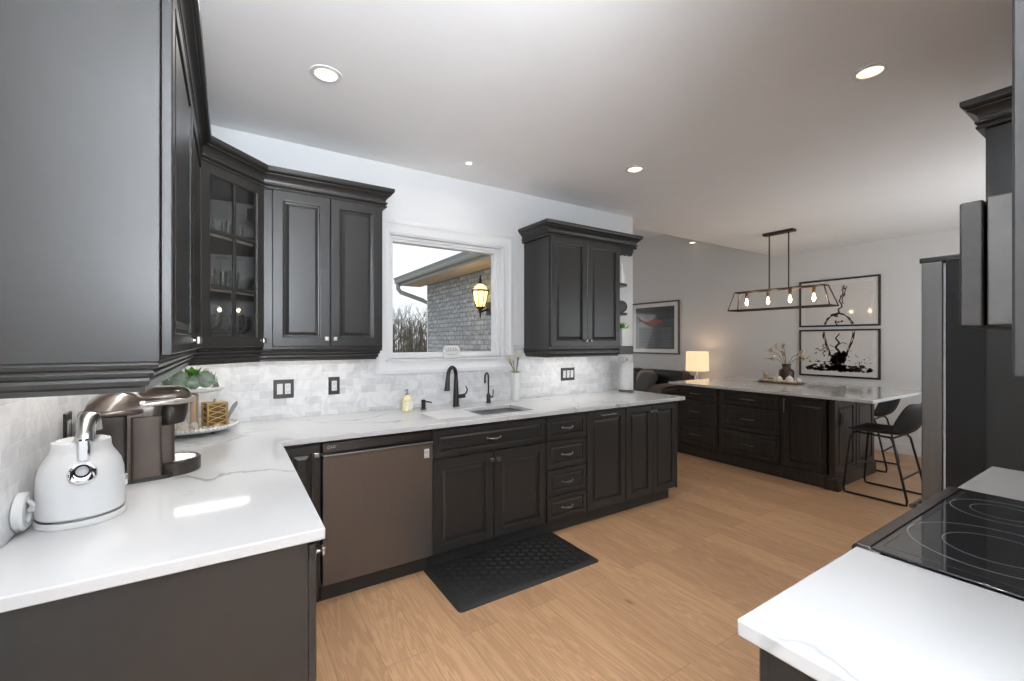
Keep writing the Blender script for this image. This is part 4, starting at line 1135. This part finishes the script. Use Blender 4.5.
d = front('door', t, fi.at(1.295, .140), .415, .705, .058, 'esp'); bar_pull(d, fi.at(1.316, .76, .02), .14, 'dpewter', True)
fe = F((4.831, 1.859, 0), (1, 0, 0), (0, 0, 1), (0, -1, 0))
for k in range(2): part('end_panel', MB().rect_rings(fe.at(.05+.475*k, .14), .455, .70, RING(.06, .014)), M['esp'], t, sharp=25)
for x, y in ((4.835, 1.85),):
    b = MB().box(x-.025, x+.045, y-.025, y+.05, .12, IT-.032).box(x-.04, x+.06, y-.055, y+.07, 0, .105).box(x-.034, x+.054, y-.045, y+.062, .105, .125)
    part('corner_post', b, M['esp'], t, bevel=.004)
o = part('outlet_cover', MB().obox(fe, .14, .22, .60, .72, .013, .020), M['blackpl'], t, bevel=.002)
part('receptacle', MB().obox(fe, .163, .197, .626, .694, .020, .0215), M['black'], o)

# bar stools
def stool(label, loc, rz):
    t = thing('bar_stool', label, 'stool', loc, rz, 'black bar stools at the island')
    rows = []
    prof = [(.215, .590, .215, .008), (.18, .588, .222, .014), (.08, .578, .228, .022), (-.04, .570, .232, .034), (-.15, .574, .236, .055), (-.222, .612, .236, .075), (-.262, .69, .234, .085), (-.290, .79, .222, .075), (-.302, .855, .20, .06), (-.305, .880, .165, .05)]
    n = 12
    for (y, z, w, cup) in prof:
        r = []
        for k in range(n+1):
            u = -1+2*k/n; lift = cup*abs(u)**2.6
            if z < .6: r.append(Vector((u*w, y, z+lift)))
            else: r.append(Vector((u*w, y+lift*1.5, z)))
        rows.append(r)
    # thicken along the local normal
    b = MB(); top = [v for r in rows for v in r]; nr = len(rows); m = n+1; bot = []
    for i in range(nr):
        for k in range(m):
            a = rows[min(i+1, nr-1)][k]-rows[max(i-1, 0)][k]; c = rows[i][min(k+1, n)]-rows[i][max(k-1, 0)]
            bot.append(rows[i][k]+a.cross(c).normalized()*.016)
    fs = []
    q_ = len(top)
    for i in range(nr-1):
        for k in range(n):
            A = i*m+k; fs += [(A, A+1, A+m+1, A+m), (q_+A, q_+A+m, q_+A+m+1, q_+A+1)]
    for i in range(nr-1):
        fs += [(i*m, (i+1)*m, q_+(i+1)*m, q_+i*m), (i*m+n, q_+i*m+n, q_+(i+1)*m+n, (i+1)*m+n)]
    for k in range(n):
        fs += [(k, q_+k, q_+k+1, k+1), ((nr-1)*m+k, (nr-1)*m+k+1, q_+(nr-1)*m+k+1, q_+(nr-1)*m+k)]
    b.faces(top+bot, fs)
    part('seat_shell', b, M['stoolp'], t, False, sub=1, sharp=70)
    for s in (-1, 1):
        path = [(s*.13, .17, .565), (s*.195, .175, .560), (s*.215, .19, .52), (s*.243, .232, .05), (s*.244, .225, .012), (s*.244, .19, .010), (s*.244, -.19, .010), (s*.244, -.225, .012), (s*.242, -.228, .05), (s*.215, -.13, .52), (s*.195, -.11, .552), (s*.13, -.10, .552)]
        part('leg', MB().tube(path, .0095, 10), M['black'], t, False)
    b = MB(); b.tube([(-.232, .213, .22), (.232, .213, .22)], .0085, 8)
    b.tube([(-.232, -.187, .22), (.232, -.187, .22)], .0085, 8)
    part('footrest', b, M['black'], t, False)
    part('seat_brace', MB().tube([(-.13, .17, .565), (.13, .17, .565)], .009, 8).tube([(-.13, -.10, .552), (.13, -.10, .552)], .009, 8).tube([(-.13, .17, .565), (-.13, -.10, .552)], .009, 8).tube([(.13, .17, .565), (.13, -.10, .552)], .009, 8), M['black'], t, False)
    return t
stool('black bucket bar stool standing before the island end, half behind the fridge', (5.105, 1.545, 0), 0)
stool('black bucket bar stool tucked under the island top behind the other stool', (6.16, 2.02, 0), R(4))

# decor on the island
TY2 = 2.78
t = thing('decor_tray', 'long wooden tray of shells and beads on the island', 'tray', (5.79, TY2, IT), R(3))
b = MB().loft([[(x*k, y*k, z) for x, y in rr_(-.12, .12, -.25, .25, .05)] for k, z in ((.93, .001), (1, .012), (1.0, .016), (.94, .016), (.90, .010))])
part('tray', b, M['walnut'], t, False)
t = thing('flower_vase', 'dark bronze bottle vase of dried flowers on the island', 'vase', (5.97, 2.80, IT+.0))
part('vase', MB().lathe([(.075, 0), (.083, .006), (.086, .05), (.086, .13), (.078, .155), (.050, .175), (.045, .185), (.048, .21), (.054, .232), (.05, .232), (.04, .19), (.07, .05)], n=32), M['bronze'], t, False)
b = MB(); tips = [(-.05, .20, .41), (-.05, .12, .46), (0, .05, .50), (.0, .24, .30), (.03, -.16, .37), (0, -.23, .31), (.04, .07, .40)]
for x, y, z in tips: b.tube([(0, 0, .2), (x*.4, y*.45, .23+(z-.2)*.6), (x, y, z)], .004, 6)
part('stems', b, M['stem'], t, False)
rnd = random.Random(3)
for (x, y, z) in tips:
    b = MB()
    for k in range(10):
        a = rnd.uniform(0, 6.28); el = rnd.uniform(-.4, 1.2); f_ = rnd.uniform(.72, 1)
        b.leafblade((x*f_, y*f_, .2+(z-.2)*f_), (math.cos(a)*math.cos(el), math.sin(a)*math.cos(el), math.sin(el)), rnd.uniform(.045, .085), .032, droop=.2)
    part('dried_bloom', b, M['dry'], t, False)
ZI = IT+.017
rnd = random.Random(6)
for i, (x, y, r) in enumerate(((5.79, 2.80, .042), (5.81, 2.69, .048), (5.84, 2.60, .034), (5.83, 2.875, .032))):
    b = MB(); b.lathe([(r*.4, 0), (r, r*.5), (r*.9, r), (r*.5, r*1.5), (r*.1, r*1.75)], n=14)
    solo('sea_shell', b, M['stone'], ['pale shell before the dark vase', 'largest pale shell in the middle of the island tray', 'small pale shell toward the stools on the island tray', 'small pale shell beside the dried flower cone'][i], 'shell', (x, y, ZI-.004), 'shells on the island tray')
b = MB()
for k in range(15): b.ball((5.70+.012*math.sin(k*.9), 2.93-k*.025, ZI+.014), .0165, n=10)
solo('bead_string', b, M['beige'], 'string of pale wooden beads along the island tray front', 'bead string')
b = MB()
for k in range(26):
    a = rnd.uniform(0, 6.28); el = rnd.uniform(.2, 1.4); b.leafblade((0, 0, 0), (math.cos(a)*math.cos(el), math.sin(a)*math.cos(el), math.sin(el)), rnd.uniform(.06, .12)+.05*(el > 1), .028, droop=.1)
solo('dried_bouquet', b, M['dry'], 'small brown dried bouquet at the sofa end of the island tray', 'dried flowers', (5.79, 2.96, ZI-.004))
b = MB()
for k in range(12): b.leafblade((0, 0, .0), (math.cos(k*2.4)*.5, math.sin(k*2.4)*.5, .8), .06, .022, droop=.1)
solo('green_sprig', b, M['leaf'], 'small green sprig behind the beads on the island tray', 'sprig', (5.80, 2.91, ZI-.004))

# ------------------------------------------------------------------ pendant light
t = thing('pendant_light', 'bronze linear cage pendant with four glowing bulbs over the island', 'pendant light', (5.52, 2.675, ZC))
part('canopy', MB().box(5.475, 5.565, 2.50, 2.845, ZC-.030, ZC), M['bronze'], t, bevel=.004)
for y in (2.565, 2.785): part('rod', MB().cyl((5.52, y, 2.04), (5.52, y, ZC-.02), .0075, n=10), M['bronze'], t)
b = MB(); w = .008
tp4 = [(5.465, 2.18, 2.04), (5.575, 2.18, 2.04), (5.575, 3.19, 2.04), (5.465, 3.19, 2.04)]
bt4 = [(5.41, 2.105, 1.81), (5.63, 2.105, 1.81), (5.63, 3.245, 1.81), (5.41, 3.245, 1.81)]
for q4 in (tp4, bt4):
    for k in range(4): b.tube([q4[k], q4[(k+1) % 4]], w, 4)
for a, c in zip(tp4, bt4): b.tube([a, c], w*.9, 4)
b.tube([(5.52, 2.18, 2.04), (5.52, 3.19, 2.04)], w*1.3, 4)
part('cage', b, M['bronze'], t, sharp=20)
for y in (3.06, 2.80, 2.55, 2.30):
    s = part('socket', MB().lathe([(.016, -.075), (.019, -.07), (.019, -.02), (.012, -.005)], (5.52, y, 2.04), 16), M['brass'], t)
    o = part('bulb', MB().lathe([(.013, -.072), (.016, -.09), (.030, -.125), (.033, -.145), (.028, -.168), (.012, -.182), (.002, -.184)], (5.52, y, 2.04), 20), M['bulbg'], s)
    b = MB()
    b.lathe([(.004, -.085), (.012, -.11), (.017, -.14), (.010, -.165), (.002, -.170)], (5.52, y, 2.04), 12)
    part('filament', b, M['fil'], s)
    light('bulb_glow', 'POINT', (0, y-2.675, 2.04-.135-ZC), P_BULB, (1, .82, .6), .03, parent=t)

# ------------------------------------------------------------------ recessed lights
def downlight(x, y, z, r, p, label, small=False):
    t = thing('recessed_light', label, 'ceiling light', (x, y, z), 0, None)
    part('trim_ring', MB().loft([[(q_*math.cos(2*PI*i/40), q_*math.sin(2*PI*i/40), zz) for i in range(40)] for q_, zz in ((r*1.42, 0), (r*1.40, -.004), (r*1.02, -.006), (r, -.001))], cap=False), M['trim'], t, False)
    part('lens', MB().lathe([(r, -.0005), (r*.6, -.0035), (.002, -.004)], n=36), M['lens'], t, False)
    light('downlight_beam', 'AREA', (0, 0, -.012), p, WARM, r*1.8, None, (0, 0, 0), t, R(150), 'DISK')
downlight(.397, 2.301, ZC, .052, P_DOWN, 'round recessed ceiling light above the glass corner cabinet')
downlight(2.616, .847, ZC, .052, P_DOWN, 'round recessed ceiling light in front of the fridge')
downlight(2.595, 2.297, ZC, .052, P_DOWN, 'round recessed ceiling light above the end of the sink run')
downlight(1.48, 2.881, ZC, .024, P_DOWN*.12, 'tiny recessed ceiling light above the window')
downlight(.42, .75, ZC, .052, P_DOWN, 'round recessed ceiling light above the camera')
t = thing('wall_light', 'tiny round light high on the far wall above the sofa end', 'wall light', (XF, 4.86, 3.18))
part('bracket', MB().box(XF-.10, XF, 4.845, 4.875, 3.195, 3.215), M['trim'], t, bevel=.003)
part('puck', MB().lathe([(.050, 3.186), (.058, 3.188), (.058, 3.215), (.03, 3.222)], (XF-.11, 4.86, 0), 28), M['trim'], t)
part('lens', MB().lathe([(.048, 3.184), (.048, 3.187)], (XF-.11, 4.86, 0), 28), M['lens'], t)

# ------------------------------------------------------------------ pictures
def framed(label, f, W, H, fwid, mw, fm='frame'):
    t = thing('framed_picture', label, 'picture', f.p(W/2, 0, 0))
    L = [[f.p(i, i, h), f.p(W-i, i, h), f.p(W-i, H-i, h), f.p(i, H-i, h)] for i, h in ((0, 0), (0, .025), (.003, .028), (fwid-.003, .028), (fwid, .025), (fwid, .004))]
    part('frame', MB().loft(L, cap=False), M[fm], t, sharp=25)
    part('mount', MB().obox(f, fwid-.004, W-fwid+.004, fwid-.004, H-fwid+.004, .002, .012), M['mount'], t)
    return t
def blob(b, f, cx, cy, r, rnd, h=.0135, n=9, e=1):
    ps = [(cx+e*r*rnd.uniform(.5, 1.2)*math.cos(2*PI*i/n), cy+r*rnd.uniform(.5, 1.2)*math.sin(2*PI*i/n)) for i in range(n)]
    return b.loft([[f.p(x, y, hh) for x, y in ps] for hh in (h-.001, h)])
def stroke(b, f, pts, w, h=.0135):
    for i in range(len(pts)-1):
        a, c = Vector(pts[i]), Vector(pts[i+1]); d = (c-a)
        if d.length < 1e-6: continue
        n = Vector((-d.y, d.x)).normalized(); d = d.normalized()*.002
        wa = w if not callable(w) else w(i/(len(pts)-1)); wb = w if not callable(w) else w((i+1)/(len(pts)-1))
        q4 = [a-n*wa-d, a+n*wa-d, c+n*wb+d, c-n*wb+d]
        b.loft([[f.p(p.x, p.y, hh) for p in q4] for hh in (h-.001, h)])
    return b
PW = .96
fu = F((XF, 3.142, 1.622), (0, -1, 0), (0, 0, 1), (-1, 0, 0)); fl2 = F((XF, 3.142, .918), (0, -1, 0), (0, 0, 1), (-1, 0, 0))
PH = .664
gap = .704
tu = framed('upper black framed sepia print of a glass bulb top with splash', fu, PW, PH, .022, .06)
tl = framed('lower black framed sepia print of a bulb base in splashing liquid', fl2, PW, PH, .022, .06)
for tt, f in ((tu, fu), (tl, fl2)):
    part('print', MB().obox(f, .075, PW-.075, .075 if f is fl2 else .0225, PH-.075 if f is fu else PH-.0225, .012, .0128), M['paper'], tt)
# bulb outline spans both prints (coordinates of the lower print; the upper one sits gap higher)
rnd = random.Random(11); cx = .49
def bulb_r(v):
    if v < .34: return .105
    if v < .50: return .105+(v-.34)/.16*.06
    t_ = (v-.50)/.37; return max(.0, .185*math.sqrt(max(0, 1-((t_-.35)/.68)**2)))
for tt, f, off, v0, v1 in ((tl, fl2, 0, .09, PH-.024), (tu, fu, gap, .0235, PH-.08)):
    b = MB()
    for s in (-1, 1):
        pts = []; pin = []
        for k in range(61):
            v = .30+k*.0101
            if v-off < v0 or v-off > v1: continue
            r = bulb_r(v); pts.append((cx+s*(r+.004*math.sin(v*50+s)), v-off)); pin.append((cx+s*r*.90, v-off))
        if len(pts) > 1:
            stroke(b, f, pts, lambda t_: .0085+.004*math.sin(t_*17)); stroke(b, f, pin, .004)
    if off == 0:
        for k in range(70): blob(b, f, cx+rnd.uniform(-.085, .085), rnd.uniform(.11, .34), rnd.uniform(.02, .036), rnd)
        for k in range(170):
            u = rnd.uniform(.10, PW-.10); blob(b, f, u, .088+abs(rnd.gauss(0, .042)), rnd.uniform(.006, .02), rnd, e=1.8)
        for k in range(46):
            a = rnd.uniform(.15, PI-.15); q_ = rnd.uniform(.12, .36); u = cx+q_*math.cos(a)*1.2; 
            if .09 < u < PW-.09: blob(b, f, u, .17+q_*math.sin(a)*.6, rnd.uniform(.003, .012), rnd)
        stroke(b, f, [(cx+.02*math.sin(k*.9)-.01, .32+k*.018) for k in range(17)], lambda t_: .012*(1-t_)+.006)
        stroke(b, f, [(cx-.16-.03*math.sin(k*.7), .30+k*.012) for k in range(14)], .005)
        stroke(b, f, [(cx-.10+k*.02, .45-.03*math.sin(k*.6)) for k in range(11)], .004)
        stroke(b, f, [(cx-.28+k*.012, .38+.02*math.sin(k*.9)) for k in range(10)], .005)
    else:
        top = [(cx+.01, .19), (cx+.0, .24), (cx+.045, .27), (cx+.035, .31), (cx+.01, .35), (cx+.03, .40), (cx+.055, .45), (cx+.05, .50), (cx+.075, .545)]
        stroke(b, f, top, lambda t_: .010-.004*t_); stroke(b, f, [(u+.024+.01*math.sin(v*40), v) for u, v in top[3:]], .006)
        for k in range(14): blob(b, f, cx-.04+rnd.gauss(0, .03), .165+rnd.gauss(0, .012), rnd.uniform(.008, .02), rnd, e=1.6)
        for k in range(8): blob(b, f, cx+rnd.gauss(0, .03), .06+rnd.gauss(0, .02), rnd.uniform(.006, .018), rnd)
        for k in range(9): blob(b, f, cx+.05+rnd.gauss(0, .02), rnd.uniform(.4, .56), rnd.uniform(.005, .014), rnd)
    part('ink_drawing', b, M['ink'], tt)
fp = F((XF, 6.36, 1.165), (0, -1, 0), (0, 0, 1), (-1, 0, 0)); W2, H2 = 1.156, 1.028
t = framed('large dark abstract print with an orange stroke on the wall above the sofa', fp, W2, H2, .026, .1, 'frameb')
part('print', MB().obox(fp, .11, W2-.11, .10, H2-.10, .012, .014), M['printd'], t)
b = MB()
for j in range(5):
    stroke(b, fp, [(.13+k*.025, .60+.030*j+.05*math.sin(k*.30+.5*j)-.0012*k*j) for k in range(27)], lambda t_: .003+.008*math.sin(PI*t_)**.7, .0150+.0001*j)
part('orange_stroke', b, M['orange'], t)
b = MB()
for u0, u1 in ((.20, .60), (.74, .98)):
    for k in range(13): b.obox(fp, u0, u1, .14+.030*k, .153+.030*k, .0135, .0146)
part('blind_reflection', b, M['slate'], t)  # painted reflection of window blinds in the picture glass

# ------------------------------------------------------------------ sofa, lamp, end table
def cushion(b, c, sx, sy, sz, e=.35):
    n, m = 20, 10; L = []
    sg = lambda v, p: math.copysign(abs(v)**p, v)
    for j in range(m+1):
        ph = -PI/2+PI*j/m; cz, cr_ = sg(math.sin(ph), e*1.6), abs(math.cos(ph))**e
        L.append([(c[0]+sx*cr_*sg(math.cos(2*PI*i/n), e), c[1]+sy*cr_*sg(math.sin(2*PI*i/n), e), c[2]+sz*cz) for i in range(n)])
    return b.loft(L)
t = thing('sofa', 'black leather sofa against the far living room wall', 'sofa', (6.6, 5.95, 0))
part('base', MB().box(6.12, 7.05, 4.90, 7.0, .06, .28), M['leather'], t, bevel=.03, seg=3)
for y in (5.50, 6.45): part('seat_cushion', cushion(MB(), (6.48, y, .37), .36, .47, .10, .22), M['leather'], t)
part('back_frame', MB().box(6.93, 7.06, 4.86, 7.0, .2, .80), M['leather'], t, bevel=.03, seg=3)
for y in (5.37, 6.38): part('back_cushion', cushion(MB(), (6.86, y, .66), .13, .50, .22, .2), M['leather'], t)
for y in (4.92, 6.98): part('arm', cushion(MB(), (6.55, y, .34), .46, .10, .28, .22), M['leather'], t)
part('feet', MB().box(6.15, 6.2, 4.95, 5.0, 0, .06).box(6.15, 6.2, 6.9, 6.95, 0, .06).box(6.95, 7.0, 4.95, 5.0, 0, .06).box(6.95, 7.0, 6.9, 6.95, 0, .06), M['blackpl'], t)
def pillow(label, loc, m, rx, ry, rz, s=.21):
    o = solo('throw_pillow', cushion(MB(), (0, 0, 0), s, s, .075, .5), M[m], label, 'pillow', loc)
    o.rotation_euler = (rx, ry, rz); return o
pillow('blush throw pillow leaning against the sofa back, behind the grey one', (6.66, 5.62, .69), 'fabric2', 0, R(-62), R(18), .19)
pillow('grey throw pillow on the sofa in front of the blush pillow', (6.52, 5.52, .64), 'fabric3', 0, R(-55), R(-8), .22)
pillow('pale blush throw pillow on the sofa beside the paper towel roll', (6.62, 6.32, .66), 'fabric2', 0, R(-60), R(10), .19)
pillow('dark taupe throw pillow between the two blush pillows', (6.60, 5.98, .65), 'fabric3', 0, R(-58), R(5), .20)
b = MB(); L = []
for k, (x, z) in enumerate(((6.95, .66), (6.70, .665), (6.40, .67), (6.16, .66), (6.06, .60), (6.05, .45), (6.045, .30))):
    L.append([(x, 4.80+(.26*i/10), z+.006*math.sin(i*2.2+k)+(.0 if i not in (0, 10) else -.02)) for i in range(11)]+[(x+.012, 4.80+(.26*i/10), z-.014) for i in range(10, -1, -1)])
solo('throw_blanket', b.loft(L), M['fabric'], 'taupe throw blanket draped over the sofa arm', 'blanket')
t = thing('end_table', 'dark end table holding the glowing lamp beside the sofa', 'table', (6.75, 4.60, 0))
part('top', MB().box(6.54, 6.96, 4.40, 4.76, .56, .59), M['esp'], t, bevel=.004)
for x in (6.56, 6.94):
    for y in (4.42, 4.74): part('leg', MB().box(x-.018, x+.018, y-.018, y+.018, 0, .56), M['esp'], t)
t = thing('table_lamp', 'table lamp with a glowing cream drum shade beside the sofa', 'lamp', (6.75, 4.60, .59))
part('base', MB().lathe([(.07, 0), (.072, .012), (.03, .02), (.012, .03), (.012, .045), (.035, .06), (.04, .12), (.034, .22), (.014, .27), (.010, .33)], n=26), M['pewter'], t, False)
part('shade', MB().loft([[(r*math.cos(2*PI*i/40), r*math.sin(2*PI*i/40), z) for i in range(40)] for r, z in ((.187, .32), (.180, .645), (.177, .645), (.184, .32))], cap=False), M['shade'], t, False)
part('bulb', MB().ball((0, 0, .46), .03), M['lens'], t, False)
light('lamp_glow', 'POINT', (0, 0, .55), P_LAMP, (1, .72, .45), .05, parent=t)

# ------------------------------------------------------------------ outdoors: the living room wing, its eave and lantern, lawn, bare trees
EX = 3.43
struct('wall_exterior', MB().box(EX, 3.47, 3.45, 8.53, -.4, 2.60), M['brick'])
ev = thing('eave', 'grey gutter and beige soffit of the house wing outside the window', 'eave', (EX, 6, 2.57))
part('soffit', MB().box(2.98, EX-.002, 3.45, 8.95, 2.572, 2.59), M['soffit'], ev)
pr = [(2.98, 2.560), (2.965, 2.560), (2.965, 2.605), (2.895, 2.61), (2.88, 2.65), (2.888, 2.665), (2.872, 2.70), (2.862, 2.722), (2.875, 2.728), (2.985, 2.728), (3.0, 2.57)]
part('gutter', MB().loft([[(x, y, z) for x, z in pr] for y in (3.42, 9.0)]), M['siding'], ev, sharp=25)
part('roof', MB().loft([[(2.90, y, 2.728), (EX-.002, y, 2.79), (EX-.002, y, 2.82), (2.90, y, 2.74)] for y in (3.42, 8.98)]), M['shingle'], ev)
part('downspout', MB().tube([(2.93, 8.9, 2.64), (2.93, 8.9, 2.50), (2.98, 8.88, 2.43), (3.40, 8.72, 2.27), (3.53, 8.66, 2.18), (3.54, 8.66, -.3)], .045, 8), M['siding'], ev)
t = thing('wall_lantern', 'glowing bronze carriage lantern on the grey brick wall outside', 'lantern', (EX, 5.98, 2.07))
lx = EX-.13
part('wall_plate', MB().box(EX-.02, EX, 5.93, 6.03, 1.86, 2.02), M['bronze'], t, bevel=.006)
part('bracket', MB().tube([(EX-.01, 5.98, 1.93), (EX-.08, 5.98, 1.91), (lx, 5.98, 1.885), (lx, 5.98, 1.94)], .011, 8).lathe([(.004, 1.82), (.012, 1.84), (.008, 1.86), (.02, 1.89), (.03, 1.935)], (lx, 5.98, 0), 12), M['bronze'], t)
part('glass', MB().lathe([(.050, 1.955), (.075, 2.02), (.094, 2.12), (.098, 2.155)], (lx, 5.98, 0), 8), M['lantern'], t, sharp=10)
b = MB()
for k in range(8):
    a = 2*PI*k/8; c_, s_ = math.cos(a), math.sin(a)
    b.tube([(lx+r*c_, 5.98+r*s_, z) for r, z in ((.053, 1.955), (.078, 2.02), (.097, 2.12), (.101, 2.155))], .005, 6)
b.lathe([(.03, 1.93), (.056, 1.945), (.056, 1.96)], (lx, 5.98, 0), 16).ring((lx, 5.98, 2.157), .105, .011, 24, 8)
part('cage', b, M['bronze'], t)
part('crown_glass', MB().lathe([(.095, 2.165), (.075, 2.205), (.040, 2.235), (.022, 2.245)], (lx, 5.98, 0), 8), M['lantern'], t, sharp=10)
part('finial', MB().lathe([(.030, 2.24), (.024, 2.26), (.012, 2.275), (.018, 2.295), (.010, 2.31), (.012, 2.33), (.003, 2.355)], (lx, 5.98, 0), 12), M['bronze'], t)
light('lantern_glow', 'POINT', (lx-EX-.17, 0, 0), 3, (1, .66, .30), .04, parent=t)
for ch in t.children:
    if ch.type == 'MESH':
        ch.data.transform(Matrix.Translation((0, 0, .02)) @ Matrix.Scale(1.25, 4))
struct('ground_lawn', MB().box(-40, 60, 3.4, 90, -.45, -.4), M['grass'])


def tree_mesh(seed):
    r_ = random.Random(seed); b = MB()
    def grow(p, d, L, r, lev):
        pts = [Vector(p)]; dd = Vector(d)
        for k in range(4):
            dd = (dd+Vector((r_.gauss(0, .07), r_.gauss(0, .07), .05))).normalized(); pts.append(pts[-1]+dd*L/4)
        b.tube(pts, [r*(1-.17*k) for k in range(5)], 5 if lev == 0 else 3)
        if lev < 2:
            for k in range(9 if lev == 0 else 4):
                i = r_.randint(1, 4); a = r_.uniform(0, 6.28); el = r_.uniform(.5, 1.2)
                grow(pts[i], (math.cos(a)*math.cos(el), math.sin(a)*math.cos(el), math.sin(el)), L*r_.uniform(.22, .36)*(1 if lev else .8), r*.42, lev+1)
    for k in range(6):
        grow((r_.uniform(-.35, .35), r_.uniform(-.35, .35), 0), (r_.gauss(0, .03), r_.gauss(0, .03), 1), r_.uniform(3.2, 4.4), .05, 0)
    return b
protos = [solo('bare_tree', tree_mesh(20+k), M['bark'], 'bare leafless grey tree in the thicket beyond the lawn', 'tree', (0, 60, -.42), 'bare trees beyond the lawn') for k in range(3)]
rnd = random.Random(9); k = 0
for j in range(7):
    yy = 27+2.4*j; n = 8
    for i in range(n):
        rat = .27+.33*(i+.5*(j % 2))/n
        o = protos[k] if k < 3 else protos[k % 3].copy()
        if k >= 3: col.objects.link(o)
        o.location = (yy*rat+rnd.uniform(-.15, .15), yy+rnd.uniform(-.2, .2), -.42); o.rotation_euler = (0, 0, rnd.uniform(0, 6.28)); o.scale = (.8, .8, rnd.uniform(.72, 1.0)*yy/33); k += 1
